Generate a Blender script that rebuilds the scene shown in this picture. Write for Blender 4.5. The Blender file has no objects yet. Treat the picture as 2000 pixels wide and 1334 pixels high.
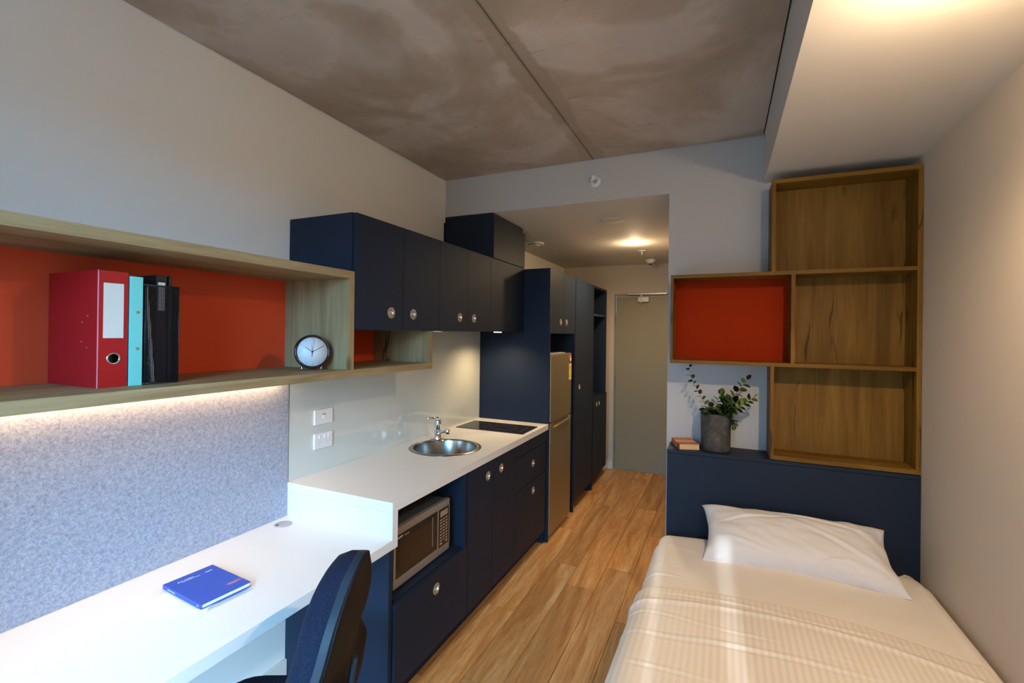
import bpy, bmesh, math, random
from mathutils import Vector, Matrix, noise
random.seed(7)
S = bpy.context.scene
COL = S.collection
PI = math.pi
R = math.radians

# ------------------------------------------------------------------ camera
cam = bpy.data.cameras.new('camera')
cam.sensor_width = 36.0
cam.lens = 914.98 / 2000 * 36
cam.shift_y = -19.17 / 2000
cam.clip_start = 0.02
co = bpy.data.objects.new('camera', cam)
COL.objects.link(co)
yaw, pit, rol = 0.4232, 0.00306, 0.01232
fw = Vector((-math.sin(yaw) * math.cos(pit), math.cos(yaw) * math.cos(pit), math.sin(pit)))
rt = Vector((math.cos(yaw), math.sin(yaw), 0))
up = rt.cross(fw)
r2 = math.cos(rol) * rt + math.sin(rol) * up
u2 = -math.sin(rol) * rt + math.cos(rol) * up
co.matrix_world = Matrix(((r2.x, u2.x, -fw.x, 1.8017), (r2.y, u2.y, -fw.y, 0.0), (r2.z, u2.z, -fw.z, 1.5886), (0, 0, 0, 1)))
S.camera = co

# ------------------------------------------------------------------ world, lights, exposure
S.view_settings.view_transform = 'Standard'
S.view_settings.look = 'None'
S.view_settings.gamma = 1
S.view_settings.use_curve_mapping = False
S.view_settings.exposure = 0.13
W = bpy.data.worlds.new('sky')
S.world = W
W.use_nodes = True
wb = W.node_tree.nodes['Background']
_tc = W.node_tree.nodes.new('ShaderNodeTexCoord')
_sx = W.node_tree.nodes.new('ShaderNodeSeparateXYZ')
_cr = W.node_tree.nodes.new('ShaderNodeValToRGB')
W.node_tree.links.new(_tc.outputs['Generated'], _sx.inputs[0])
W.node_tree.links.new(_sx.outputs['Z'], _cr.inputs[0])
W.node_tree.links.new(_cr.outputs[0], wb.inputs[0])
_cr.color_ramp.elements[0].position = 0.0          # ground and the far side of the street
_cr.color_ramp.elements[0].color = (0.05, 0.06, 0.07, 1)
_cr.color_ramp.elements[1].position = 0.05         # open sky
_cr.color_ramp.elements[1].color = (0.26, 0.62, 1.0, 1)
wb.inputs[1].default_value = 38
WARM = (1.0, 0.70, 0.40)


def lamp(name, kind, loc, energy, color=WARM, aim=None, **kw):
    d = bpy.data.lights.new(name, kind)
    d.energy = energy
    d.color = color
    for k, v in kw.items():
        setattr(d, k, v)
    o = bpy.data.objects.new(name, d)
    COL.objects.link(o)
    o.location = loc
    if aim is not None:
        o.rotation_euler = (Vector(aim) - Vector(loc)).to_track_quat('-Z', 'Y').to_euler()
    return o


YB = -0.5            # window wall
YP = 2.826           # partition wall
XR = 2.6045          # right wall
YD = 5.56            # entrance wall
HC, HS = 2.66, 2.403  # concrete ceiling, soffit
XB = 1.993           # bulkhead face
XJ = 1.512           # corridor jamb

p = lamp('window_daylight_portal', 'AREA', (1.12, YB - 0.02, 1.22), 1, (1, 1, 1), aim=(1.12, 3, 1.22),
         shape='RECTANGLE', size=0.72, size_y=2.28)
p.data.cycles.is_portal = True
lamp('low_sun_glint', 'SPOT', (2.335, -8.0, 5.34), 2400, (0.75, 0.88, 1.0), aim=(1.69, -0.44, 1.82),
     spot_size=R(6.2), spot_blend=0.1, shadow_soft_size=0.05)
lamp('soffit_lamp_light', 'SPOT', (2.27, 1.24, 2.285), 52, (1.0, 0.72, 0.42), aim=(2.27, 1.24, 0),
     spot_size=R(168), spot_blend=0.75, shadow_soft_size=0.022)
lamp('soffit_lamp_glow', 'POINT', (2.27, 1.24, 2.285), 11, (1.0, 0.74, 0.45), shadow_soft_size=0.022)
lamp('hood_lamp_light', 'SPOT', (0.27, 3.14, 1.575), 15, (1, 0.70, 0.36), aim=(0.27, 3.14, 0),
     spot_size=R(150), spot_blend=0.9, shadow_soft_size=0.03)
lamp('corridor_lamp_light', 'SPOT', (1.077, 4.23, 2.385), 56, (1, 0.74, 0.42), aim=(1.077, 4.23, 0),
     spot_size=R(170), spot_blend=0.7, shadow_soft_size=0.04)
lamp('corridor_lamp_glow', 'POINT', (1.077, 4.23, 2.335), 4.5, (1, 0.74, 0.42), shadow_soft_size=0.03)
lamp('shelf_strip_light', 'AREA', (0.035, 0.55, 1.386), 5.5, (1, 0.66, 0.36), aim=(0.02, 0.55, 0),
     shape='RECTANGLE', size=0.012, size_y=1.85).rotation_euler = (0, R(8), 0)

# ------------------------------------------------------------------ materials
MATS = {}


class NT:
    def __init__(s, name):
        s.m = bpy.data.materials.new(name)
        s.m.use_nodes = True
        s.t = s.m.node_tree
        s.b = s.t.nodes['Principled BSDF']
        MATS[name] = s.m

    def n(s, typ, **kw):
        nd = s.t.nodes.new(typ)
        for k, v in kw.items():
            if k.startswith('i_'):
                nd.inputs[k[2:].replace('_', ' ')].default_value = v
            else:
                setattr(nd, k, v)
        return nd

    def l(s, a, b):
        s.t.links.new(a, b)

    def coords(s, scale=(1, 1, 1), rand=True, kind='Object'):
        tc = s.n('ShaderNodeTexCoord')
        mp = s.n('ShaderNodeMapping')
        mp.inputs['Scale'].default_value = scale
        if rand:
            oi = s.n('ShaderNodeObjectInfo')
            ml = s.n('ShaderNodeMath', operation='MULTIPLY')
            ml.inputs[1].default_value = 37.0
            s.l(oi.outputs['Random'], ml.inputs[0])
            ad = s.n('ShaderNodeVectorMath', operation='ADD')
            s.l(tc.outputs[kind], ad.inputs[0])
            s.l(ml.outputs[0], ad.inputs[1])
            s.l(ad.outputs[0], mp.inputs['Vector'])
        else:
            s.l(tc.outputs[kind], mp.inputs['Vector'])
        return mp.outputs[0]

    def noise(s, vec, scale, detail=4, rough=0.5, dist=0.0):
        nd = s.n('ShaderNodeTexNoise')
        nd.inputs['Scale'].default_value = scale
        nd.inputs['Detail'].default_value = detail
        nd.inputs['Roughness'].default_value = rough
        nd.inputs['Distortion'].default_value = dist
        s.l(vec, nd.inputs['Vector'])
        return nd.outputs['Fac']

    def ramp(s, fac, stops):
        nd = s.n('ShaderNodeValToRGB')
        cr = nd.color_ramp
        while len(cr.elements) < len(stops):
            cr.elements.new(0.5)
        for e, (p_, c) in zip(cr.elements, stops):
            e.position = p_
            e.color = (c[0], c[1], c[2], 1) if not isinstance(c, (int, float)) else (c, c, c, 1)
        s.l(fac, nd.inputs[0])
        return nd.outputs[0]

    def mix(s, fac, a, b, mode='MIX'):
        nd = s.n('ShaderNodeMix', data_type='RGBA', blend_type=mode)
        for ix, v in ((0, fac), (6, a), (7, b)):
            sock = nd.inputs[ix]
            if isinstance(v, (int, float)):
                sock.default_value = v if ix == 0 else (v, v, v, 1)
            elif isinstance(v, tuple):
                sock.default_value = (v[0], v[1], v[2], 1)
            else:
                s.l(v, sock)
        return nd.outputs[2]

    def bump(s, h, strength=0.2, dist=0.002):
        nd = s.n('ShaderNodeBump')
        nd.inputs['Strength'].default_value = strength
        nd.inputs['Distance'].default_value = dist
        s.l(h, nd.inputs['Height'])
        s.l(nd.outputs[0], s.b.inputs['Normal'])


def plain(name, col, rough=0.5, metal=0.0, spec=0.5, var=0.0, vscale=8, bump=0.0, coat=0.0, emit=None, es=1.0):
    t = NT(name)
    t.b.inputs['Base Color'].default_value = (*col, 1)
    t.b.inputs['Roughness'].default_value = rough
    t.b.inputs['Metallic'].default_value = metal
    t.b.inputs['Specular IOR Level'].default_value = spec
    t.b.inputs['Coat Weight'].default_value = coat
    f = t.noise(t.coords(rand=False), vscale, 5, 0.6)
    t.l(t.mix(f, tuple(c * (1 - var) for c in col), tuple(min(1, c * (1 + var)) for c in col)), t.b.inputs['Base Color'])
    if bump:
        t.bump(t.noise(t.coords(rand=False), vscale * 30, 3), bump, 0.001)
    if emit:
        t.b.inputs['Emission Color'].default_value = (*emit, 1)
        t.b.inputs['Emission Strength'].default_value = es
    return t.m


def oak(name, axis, dark, mid, light, cracks=True, rough=0.55):
    t = NT(name)
    t.b.inputs['Specular IOR Level'].default_value = 0.22
    sc = [14, 14, 14]
    sc[axis] = 0.9
    v = t.coords(tuple(sc))
    sc2 = [60, 60, 60]
    sc2[axis] = 3
    v2 = t.coords(tuple(sc2))
    a = t.noise(v, 1.0, 6, 0.62, 0.8)
    fine = t.noise(v2, 2.2, 4, 0.7)
    c = t.ramp(a, [(0.28, dark), (0.5, mid), (0.74, light)])
    c = t.mix(0.5, c, t.ramp(fine, [(0.3, 0.62), (0.7, 1.15)]), 'MULTIPLY')
    if cracks:
        sc3 = [5.5, 5.5, 5.5]
        sc3[axis] = 0.8
        k = t.noise(t.coords(tuple(sc3)), 1.0, 3, 0.5, 0.25)
        m = t.ramp(k, [(0.490, 0.0), (0.5, 1.0), (0.510, 0.0)])
        g = t.noise(t.coords((3.2, 3.2, 3.2)), 1.4, 1)
        g = t.ramp(g, [(0.48, 0.0), (0.56, 1.0)])
        mm = t.n('ShaderNodeMath', operation='MULTIPLY')
        t.l(m, mm.inputs[0])
        t.l(g, mm.inputs[1])
        c = t.mix(mm.outputs[0], c, tuple(x * 0.28 for x in dark))
        sc4 = [9, 9, 9]
        sc4[axis] = 3.5
        vo = t.n('ShaderNodeTexVoronoi')
        vo.inputs['Scale'].default_value = 0.75
        t.l(t.coords(tuple(sc4)), vo.inputs['Vector'])
        kn = t.ramp(vo.outputs['Distance'], [(0.05, 0.75), (0.13, 0.0)])
        c = t.mix(kn, c, tuple(x * 0.5 for x in dark))
    t.l(c, t.b.inputs['Base Color'])
    t.b.inputs['Roughness'].default_value = rough
    t.bump(fine, 0.15, 0.001)
    return t.m


OD, OM, OL = (0.21, 0.14, 0.065), (0.33, 0.235, 0.12), (0.43, 0.32, 0.18)
for ax, nm in enumerate('xyz'):
    oak('oak_' + nm, ax, OD, OM, OL, cracks=(ax == 2))
    oak('warm_oak_' + nm, ax, (0.105, 0.046, 0.006), (0.18, 0.090, 0.012), (0.26, 0.142, 0.026), cracks=(ax == 2))  # same oak, darker and yellower: lamp-lit tone put into its colour
plain('white_paint', (0.76, 0.755, 0.735), 0.65, spec=0.3, var=0.012, bump=0.03)
plain('shaded_paint', (0.50, 0.495, 0.50), 0.65, spec=0.3, var=0.012, bump=0.03)  # same paint as white_paint, the partition's shade put into its colour
plain('lamplit_paint', (0.60, 0.52, 0.43), 0.65, spec=0.3, var=0.012, bump=0.03)  # wall paint with the lamps' warm light put into its colour
plain('soffit_paint', (0.62, 0.585, 0.55), 0.7, spec=0.2, var=0.01)
plain('skirting_paint', (0.68, 0.66, 0.62), 0.45)
plain('door_paint', (0.29, 0.245, 0.15), 0.5, var=0.02)
plain('navy', (0.0125, 0.0205, 0.040), 0.5, spec=0.18, var=0.05)
plain('navy_edge', (0.035, 0.055, 0.10), 0.45)
plain('black', (0.006, 0.006, 0.007), 0.5)
plain('white_laminate', (0.76, 0.75, 0.74), 0.38, spec=0.4, var=0.01)
plain('orange_board', (0.62, 0.062, 0.018), 0.55, var=0.03, spec=0.3)
plain('dim_orange_board', (0.31, 0.022, 0.0015), 0.75, var=0.03, spec=0.08)  # darker copy of orange_board, the bay's dimmer light is in the colour
plain('glass_splash', (0.60, 0.63, 0.60), 0.06, spec=0.6, coat=0.4)
plain('steel', (0.36, 0.35, 0.33), 0.24, 1.0)
plain('chrome', (0.75, 0.76, 0.78), 0.08, 1.0)
plain('brass', (0.36, 0.24, 0.115), 0.5, 0.1)
plain('fridge_steel', (0.36, 0.29, 0.175), 0.4, 0.8, var=0.03)
plain('white_plastic', (0.78, 0.78, 0.80), 0.35)
plain('grey_plastic', (0.42, 0.42, 0.42), 0.4)
plain('dark_glass', (0.012, 0.008, 0.006), 0.06, spec=0.7)
plain('hob_glass', (0.02, 0.016, 0.012), 0.07, spec=0.8)
plain('hob_ring', (0.10, 0.09, 0.075), 0.3)
plain('mw_window', (0.035, 0.022, 0.014), 0.12)
plain('mw_steel', (0.40, 0.37, 0.35), 0.35, 0.6)
plain('mw_housing', (0.10, 0.12, 0.13), 0.35, 0.5)  # shade of the niche put into the housing colour
plain('mw_key', (0.35, 0.25, 0.20), 0.5)
plain('mw_key_gold', (0.65, 0.38, 0.12), 0.5)
plain('binder_red', (0.40, 0.008, 0.012), 0.4, spec=0.3)
plain('binder_edge', (0.72, 0.25, 0.35), 0.4)
plain('label_paper', (0.66, 0.66, 0.62), 0.6)
plain('teal', (0.16, 0.62, 0.60), 0.35)
plain('paper', (0.80, 0.78, 0.72), 0.7)
plain('page_cream', (0.62, 0.46, 0.24), 0.8, var=0.08, vscale=60)
plain('book_blue', (0.022, 0.075, 0.46), 0.4, spec=0.5)
plain('book_white', (0.78, 0.78, 0.78), 0.5)
plain('book_orange', (0.62, 0.11, 0.02), 0.5)
plain('book_cream', (0.66, 0.50, 0.28), 0.6)
plain('print_white', (0.75, 0.78, 0.85), 0.6)
plain('print_orange', (0.75, 0.28, 0.12), 0.6)
plain('clock_body', (0.045, 0.038, 0.045), 0.12, 0.7)
plain('clock_face', (0.60, 0.66, 0.74), 0.4)
plain('chair_shell', (0.016, 0.026, 0.042), 0.5, spec=0.3)
plain('chair_back', (0.009, 0.007, 0.009), 0.55, spec=0.2)
plain('clear_dark', (0.05, 0.06, 0.09), 0.3)
plain('soil', (0.02, 0.014, 0.01), 0.9, var=0.4, vscale=60)
plain('stem', (0.10, 0.085, 0.035), 0.6)
plain('sticker_red', (0.60, 0.10, 0.05), 0.5)
plain('sticker_yellow', (0.80, 0.60, 0.02), 0.5)
plain('sticker_pale', (0.75, 0.65, 0.45), 0.5)
plain('lamp_lens', (1, 0.9, 0.7), 0.5, emit=(1.0, 0.80, 0.45), es=28)
plain('led_lens', (1, 0.9, 0.7), 0.5, emit=(1.0, 0.76, 0.45), es=4)
plain('window_frame_metal', (0.2, 0.2, 0.2), 0.4, 0.5)
plain('curtain_cloth', (0.35, 0.34, 0.33), 0.8)
plain('slat_white', (0.55, 0.55, 0.55), 0.7)
plain('hinge_metal', (0.30, 0.27, 0.21), 0.35, 0.8)
plain('closer_metal', (0.50, 0.46, 0.38), 0.35, 0.5)

# concrete
t = NT('concrete')
v = t.coords(rand=False)
a = t.noise(v, 1.5, 5, 0.55, 0.5)
b = t.noise(v, 7.0, 8, 0.65, 0.3)
sp = t.coords((2.2, 14, 1), rand=False)
k = t.noise(sp, 2.0, 4, 0.6, 0.3)
c = t.ramp(a, [(0.42, (0.37, 0.295, 0.235)), (0.505, (0.43, 0.35, 0.29)), (0.56, (0.53, 0.455, 0.41)), (0.70, (0.49, 0.42, 0.38))])
c = t.mix(0.4, c, t.ramp(b, [(0.3, 0.75), (0.7, 1.15)]), 'MULTIPLY')
sxz = t.n('ShaderNodeSeparateXYZ')
t.l(v, sxz.inputs[0])
d1 = t.n('ShaderNodeMath', operation='SUBTRACT')
d1.inputs[1].default_value = 1.0655
t.l(sxz.outputs['X'], d1.inputs[0])
d2 = t.n('ShaderNodeMath', operation='ABSOLUTE')
t.l(d1.outputs[0], d2.inputs[0])
d3 = t.n('ShaderNodeMath', operation='MULTIPLY_ADD')
d3.inputs[1].default_value = 0.16
d3.inputs[2].default_value = -0.08
t.l(t.noise(v, 3.2, 4, 0.6), d3.inputs[0])
d4 = t.n('ShaderNodeMath', operation='ADD')
t.l(d2.outputs[0], d4.inputs[0])
t.l(d3.outputs[0], d4.inputs[1])
c = t.mix(t.ramp(d4.outputs[0], [(0.055, 0.85), (0.07, 0.0)]), c, (0.34, 0.27, 0.21))
c = t.mix(t.ramp(d2.outputs[0], [(0.004, 0.5), (0.012, 0.0)]), c, (0.15, 0.13, 0.12))
c = t.mix(t.ramp(k, [(0.66, 0.0), (0.72, 0.55)]), c, (0.17, 0.145, 0.12))
vo = t.n('ShaderNodeTexVoronoi')
vo.inputs['Scale'].default_value = 1.55
vd = t.n('ShaderNodeVectorMath', operation='ADD')
nz = t.n('ShaderNodeTexNoise')
nz.inputs['Scale'].default_value = 5
t.l(v, nz.inputs['Vector'])
t.l(v, vd.inputs[0])
vs = t.n('ShaderNodeVectorMath', operation='SCALE')
vs.inputs['Scale'].default_value = 0.22
t.l(nz.outputs['Color'], vs.inputs[0])
t.l(vs.outputs[0], vd.inputs[1])
t.l(vd.outputs[0], vo.inputs['Vector'])
c = t.mix(t.ramp(vo.outputs['Distance'], [(0.14, 0.6), (0.28, 0.0)]), c, (0.52, 0.47, 0.43))
c = t.mix(t.ramp(vo.outputs['Distance'], [(0.02, 0.75), (0.05, 0.0)]), c, (0.09, 0.075, 0.06))
t.l(c, t.b.inputs['Base Color'])
t.b.inputs['Roughness'].default_value = 0.62
t.bump(b, 0.3, 0.003)

# felt
t = NT('felt')
v = t.coords(rand=False)
a = t.noise(v, 85, 5, 0.8, 0.5)
b = t.noise(v, 260, 2, 0.6)
c = t.ramp(a, [(0.34, (0.25, 0.26, 0.33)), (0.5, (0.36, 0.375, 0.45)), (0.66, (0.46, 0.47, 0.54))])
c = t.mix(0.5, c, t.ramp(b, [(0.35, 0.7), (0.65, 1.2)]), 'MULTIPLY')
t.l(c, t.b.inputs['Base Color'])
t.b.inputs['Roughness'].default_value = 0.95
t.b.inputs['Specular IOR Level'].default_value = 0.1
t.bump(a, 0.4, 0.002)

# floor planks (grain along y)
t = NT('plank_wood')
v = t.coords((14, 1.1, 14))
a = t.noise(v, 1.0, 7, 0.65, 1.4)
f = t.noise(t.coords((70, 4.5, 70)), 2.0, 5, 0.75, 0.5)
oi = t.n('ShaderNodeObjectInfo')
tone = t.ramp(oi.outputs['Random'], [(0.0, (0.80, 0.74, 0.68)), (0.45, (1.0, 1.0, 1.0)), (0.8, (1.12, 1.04, 0.95)), (1.0, (1.25, 1.25, 1.22))])
c = t.ramp(a, [(0.30, (0.36, 0.15, 0.045)), (0.46, (0.54, 0.26, 0.085)), (0.60, (0.64, 0.36, 0.15)), (0.78, (0.68, 0.46, 0.26))])
c = t.mix(0.75, c, t.ramp(f, [(0.32, 0.62), (0.6, 1.12)]), 'MULTIPLY')
c = t.mix(1.0, c, tone, 'MULTIPLY')
t.l(c, t.b.inputs['Base Color'])
t.l(t.ramp(a, [(0.3, 0.36), (0.7, 0.5)]), t.b.inputs['Roughness'])
t.b.inputs['Specular IOR Level'].default_value = 0.45
t.bump(f, 0.25, 0.001)

# cloths
def cloth(name, col, stripes=False, bs=0.12):
    t = NT(name)
    v = t.coords(rand=False)
    t.b.inputs['Roughness'].default_value = 0.75
    t.b.inputs['Specular IOR Level'].default_value = 0.25
    t.b.inputs['Sheen Weight'].default_value = 0.15
    if stripes:
        wv = t.n('ShaderNodeTexWave', wave_type='BANDS', bands_direction='X', wave_profile='SIN')
        wv.inputs['Scale'].default_value = 0.314 / 0.021
        t.l(v, wv.inputs['Vector'])
        st = t.ramp(wv.outputs['Fac'], [(0.42, 0.0), (0.58, 1.0)])
        t.l(t.mix(st, tuple(x * 0.90 for x in col), col), t.b.inputs['Base Color'])
        t.l(t.ramp(st, [(0, 0.42), (1, 0.7)]), t.b.inputs['Roughness'])
        t.b.inputs['Specular IOR Level'].default_value = 0.4
    else:
        t.b.inputs['Base Color'].default_value = (*col, 1)
    t.bump(t.noise(v, 11, 5, 0.6, 1.2), bs, 0.006)


cloth('sheet_white', (0.80, 0.74, 0.67))
cloth('pillow_white', (0.74, 0.72, 0.72), bs=0.35)
cloth('duvet_white', (0.82, 0.745, 0.655), True)

# chair fabric
t = NT('chair_fabric')
v = t.coords((260, 260, 260), rand=False)
a = t.noise(v, 1, 2, 0.5)
t.l(t.ramp(a, [(0.3, (0.004, 0.007, 0.020)), (0.7, (0.012, 0.019, 0.045))]), t.b.inputs['Base Color'])
t.b.inputs['Roughness'].default_value = 0.85
t.b.inputs['Specular IOR Level'].default_value = 0.2
t.bump(a, 0.4, 0.001)

# stoneware pot
t = NT('pot_clay')
v = t.coords(rand=False)
a = t.noise(t.coords((30, 30, 160), rand=False), 1, 4, 0.7)
b = t.noise(v, 22, 5, 0.65)
c = t.ramp(b, [(0.35, (0.038, 0.035, 0.034)), (0.6, (0.085, 0.077, 0.072)), (0.75, (0.20, 0.175, 0.14))])
c = t.mix(0.5, c, t.ramp(a, [(0.3, 0.6), (0.7, 1.3)]), 'MULTIPLY')
t.l(c, t.b.inputs['Base Color'])
t.b.inputs['Roughness'].default_value = 0.85
t.bump(a, 0.5, 0.002)

# leaf
t = NT('leaf_green')
oi = t.n('ShaderNodeObjectInfo')
t.l(t.ramp(oi.outputs['Random'], [(0.0, (0.018, 0.07, 0.016)), (0.5, (0.045, 0.13, 0.022)), (0.85, (0.13, 0.22, 0.035)), (1.0, (0.22, 0.27, 0.05))]), t.b.inputs['Base Color'])
t.b.inputs['Roughness'].default_value = 0.42
t.b.inputs['Subsurface Weight'].default_value = 0.0

# perforated mesh of the file holder
t = NT('wire_mesh')
t.b.inputs['Base Color'].default_value = (0.006, 0.009, 0.016, 1)
t.b.inputs['Roughness'].default_value = 0.35
t.b.inputs['Metallic'].default_value = 0.3
vo = t.n('ShaderNodeTexVoronoi')
vo.inputs['Scale'].default_value = 230
vo.inputs['Randomness'].default_value = 0.0
t.l(t.coords(rand=False), vo.inputs['Vector'])
t.l(t.ramp(vo.outputs['Distance'], [(0.40, 0.0), (0.43, 1.0)]), t.b.inputs['Alpha'])

# ------------------------------------------------------------------ geometry helpers
WM = {}


def wm(o):
    return WM.get(o.name, Matrix.Identity(4))


def box(bm, x0, x1, y0, y1, z0, z1, bev=0.0, mi=0):
    vs = [bm.verts.new(c) for c in ((x0, y0, z0), (x1, y0, z0), (x1, y1, z0), (x0, y1, z0), (x0, y0, z1), (x1, y0, z1), (x1, y1, z1), (x0, y1, z1))]
    fs = []
    for q in ((0, 3, 2, 1), (4, 5, 6, 7), (0, 1, 5, 4), (1, 2, 6, 5), (2, 3, 7, 6), (3, 0, 4, 7)):
        f_ = bm.faces.new([vs[i] for i in q])
        f_.material_index = mi
        fs.append(f_)
    if bev:
        ed = list({e for f_ in fs for e in f_.edges})
        r_ = bmesh.ops.bevel(bm, geom=ed, offset=bev, segments=2, affect='EDGES', profile=0.5)
        for f_ in r_['faces']:
            f_.material_index = mi
    return bm


def B(*a, **k):
    return box(bmesh.new(), *a, **k)


def lathe(bm, prof, n=32, M=Matrix.Identity(4), mi=0, close=False):
    rings = []
    for (r_, z) in prof:
        if r_ < 1e-6:
            rings.append([bm.verts.new(M @ Vector((0, 0, z)))])
        else:
            rings.append([bm.verts.new(M @ Vector((r_ * math.cos(2 * PI * i / n), r_ * math.sin(2 * PI * i / n), z))) for i in range(n)])
    if close:
        rings.append(rings[0])
    for a_, b_ in zip(rings, rings[1:]):
        for i in range(n):
            j = (i + 1) % n
            if len(a_) == 1 and len(b_) == 1:
                continue
            if len(a_) == 1:
                f_ = bm.faces.new((a_[0], b_[j], b_[i]))
            elif len(b_) == 1:
                f_ = bm.faces.new((a_[i], a_[j], b_[0]))
            else:
                f_ = bm.faces.new((a_[i], a_[j], b_[j], b_[i]))
            f_.material_index = mi
            f_.smooth = True
    return bm


def tube(bm, pts, rad, n=8, cap=True, mi=0):
    pts = [Vector(p_) for p_ in pts]
    rings = []
    for i, p_ in enumerate(pts):
        d = (pts[min(i + 1, len(pts) - 1)] - pts[max(i - 1, 0)]).normalized()
        a_ = d.orthogonal().normalized() if i == 0 else (a_ - d * a_.dot(d)).normalized()
        b_ = d.cross(a_)
        r_ = rad[i] if isinstance(rad, (list, tuple)) else rad
        rings.append([bm.verts.new(p_ + (a_ * math.cos(2 * PI * k_ / n) + b_ * math.sin(2 * PI * k_ / n)) * r_) for k_ in range(n)])
    for a1, b1 in zip(rings, rings[1:]):
        for k_ in range(n):
            f_ = bm.faces.new((a1[k_], a1[(k_ + 1) % n], b1[(k_ + 1) % n], b1[k_]))
            f_.smooth = True
            f_.material_index = mi
    if cap:
        bm.faces.new(rings[0][::-1]).material_index = mi
        bm.faces.new(rings[-1]).material_index = mi
    return bm


def cyl(bm, c, axis, r_, h, n=24, mi=0):
    c = Vector(c)
    M = Matrix.Translation(c) @ Vector(axis).to_track_quat('Z', 'Y').to_matrix().to_4x4()
    bv = min(0.0012, h * 0.2, r_ * 0.2)
    return lathe(bm, [(0, 0), (r_ - bv, 0), (r_, bv), (r_, h - bv), (r_ - bv, h), (0, h)], n, M, mi)


def obj(name, bm, mat, parent=None, smooth=False):
    """bm is given in world coordinates; stored in the parent's space."""
    bmesh.ops.recalc_face_normals(bm, faces=bm.faces)
    M = wm(parent) if parent else Matrix.Identity(4)
    if parent:
        bmesh.ops.transform(bm, matrix=M.inverted(), verts=bm.verts)
    me = bpy.data.meshes.new(name)
    bm.to_mesh(me)
    bm.free()
    for mn in (mat if isinstance(mat, (list, tuple)) else [mat]):
        me.materials.append(MATS[mn])
    if smooth:
        for pl in me.polygons:
            pl.use_smooth = True
    o = bpy.data.objects.new(name, me)
    COL.objects.link(o)
    if parent:
        o.parent = parent
        WM[o.name] = M
    return o


def thing(name, label, cat, loc=(0, 0, 0), rz=0.0, group=None, M=None):
    o = bpy.data.objects.new(name, None)
    o.empty_display_size = 0.05
    COL.objects.link(o)
    if M is None:
        M = Matrix.Translation(Vector(loc)) @ Matrix.Rotation(rz, 4, 'Z')
    o.matrix_world = M
    WM[o.name] = M
    tag(o, label, cat, group)
    return o


def tag(o, label, cat, group=None):
    o['label'] = label
    o['category'] = cat
    if group:
        o['group'] = group
    return o


def struct(name, bm, mat, parent=None):
    o = obj(name, bm, mat, parent)
    if not parent:
        o['kind'] = 'structure'
    return o


def xform(bm, M):
    bmesh.ops.transform(bm, matrix=M, verts=bm.verts)
    return bm


# ------------------------------------------------------------------ room shell
fl = struct('floor', B(-0.1, XR + 0.1, YB - 0.1, YD + 0.1, -0.08, -0.006), 'black')
PW, PL, GAP = 0.182, 1.22, 0.0012
planks = {}
row = 0
x = 0.0
while x < XR:
    x1 = min(x + PW, XR)
    y = YB - ((row * 0.47 + 0.17) % 1.0) * PL + 0.01
    if row == 5:
        y = 2.87 - 3 * PL
    while y < YD:
        y0, y1 = max(y, YB), min(y + PL, YD)
        if y1 - y0 > 0.03 and not (x > XJ + 0.01 and y0 > YP):
            if x > XJ - 0.05:
                y1 = min(y1, YP + 0.02) if x > XJ else y1
            key = (round(x1 - x, 4), round(y1 - y0, 4))
            if key not in planks:
                hx, hy = key[0] / 2 - GAP / 2, key[1] / 2 - GAP / 2
                bm = bmesh.new()
                vs = [bm.verts.new(c_) for c_ in ((-hx, -hy, -.006), (hx, -hy, -.006), (hx, hy, -.006), (-hx, hy, -.006),
                                                  (-hx + .0008, -hy + .0008, 0), (hx - .0008, -hy + .0008, 0), (hx - .0008, hy - .0008, 0), (-hx + .0008, hy - .0008, 0))]
                for q in ((4, 5, 6, 7), (0, 1, 5, 4), (1, 2, 6, 5), (2, 3, 7, 6), (3, 0, 4, 7)):
                    bm.faces.new([vs[i] for i in q])
                bmesh.ops.recalc_face_normals(bm, faces=bm.faces)
                me = bpy.data.meshes.new('plank')
                bm.to_mesh(me)
                bm.free()
                me.materials.append(MATS['plank_wood'])
                planks[key] = me
            o = bpy.data.objects.new('plank', planks[key])
            o.location = ((x + x1) / 2, (y0 + y1) / 2, 0)
            COL.objects.link(o)
            o.parent = fl
        y += PL
    x += PW
    row += 1

T = 0.12
struct('wall_left', B(-T, 0, YB - T, YD + T, -0.08, HC + 0.1), 'white_paint')
struct('wall_right', B(XR, XR + T, YB - T, YP + T, -0.08, HC + 0.1), 'lamplit_paint')
# partition with the corridor opening
bm = bmesh.new()
box(bm, XJ, XR, YP, YP + 0.13, -0.08, HC + 0.05)
struct('wall_partition', bm, 'shaded_paint')
# upper part above the corridor opening: vertical face of the lowered ceiling
bm = B(0, XJ, YP, YP + 0.1, HS + 0.0006, HC + 0.05)
struct('wall_above_opening', bm, 'shaded_paint')
struct('wall_corridor_right', B(XJ, XJ + T, YP + 0.13, YD + T, -0.08, HS + 0.2), 'lamplit_paint')
struct('ceiling_corridor', B(-0.02, XJ, YP + 0.0003, YD + 0.05, HS, HS + 0.0005), 'soffit_paint')
# concrete slabs, with a shadow gap at the walls
cz = struct('ceiling', B(-0.05, XR + 0.1, YB - 0.05, YP + 0.05, HC + 0.012, HC + 0.1), 'black')
obj('concrete_panel', B(0.006, 1.0635, YB + 0.005, YP - 0.006, HC, HC + 0.03, bev=0.0015), 'concrete', cz)
obj('concrete_panel', B(1.0665, XB - 0.006, YB + 0.005, YP - 0.006, HC + 0.0008, HC + 0.03, bev=0.0015), 'concrete', cz)
struct('ceiling_bulkhead', B(XB, XR, YB, YP, HS, HC + 0.06), 'soffit_paint')
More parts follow.
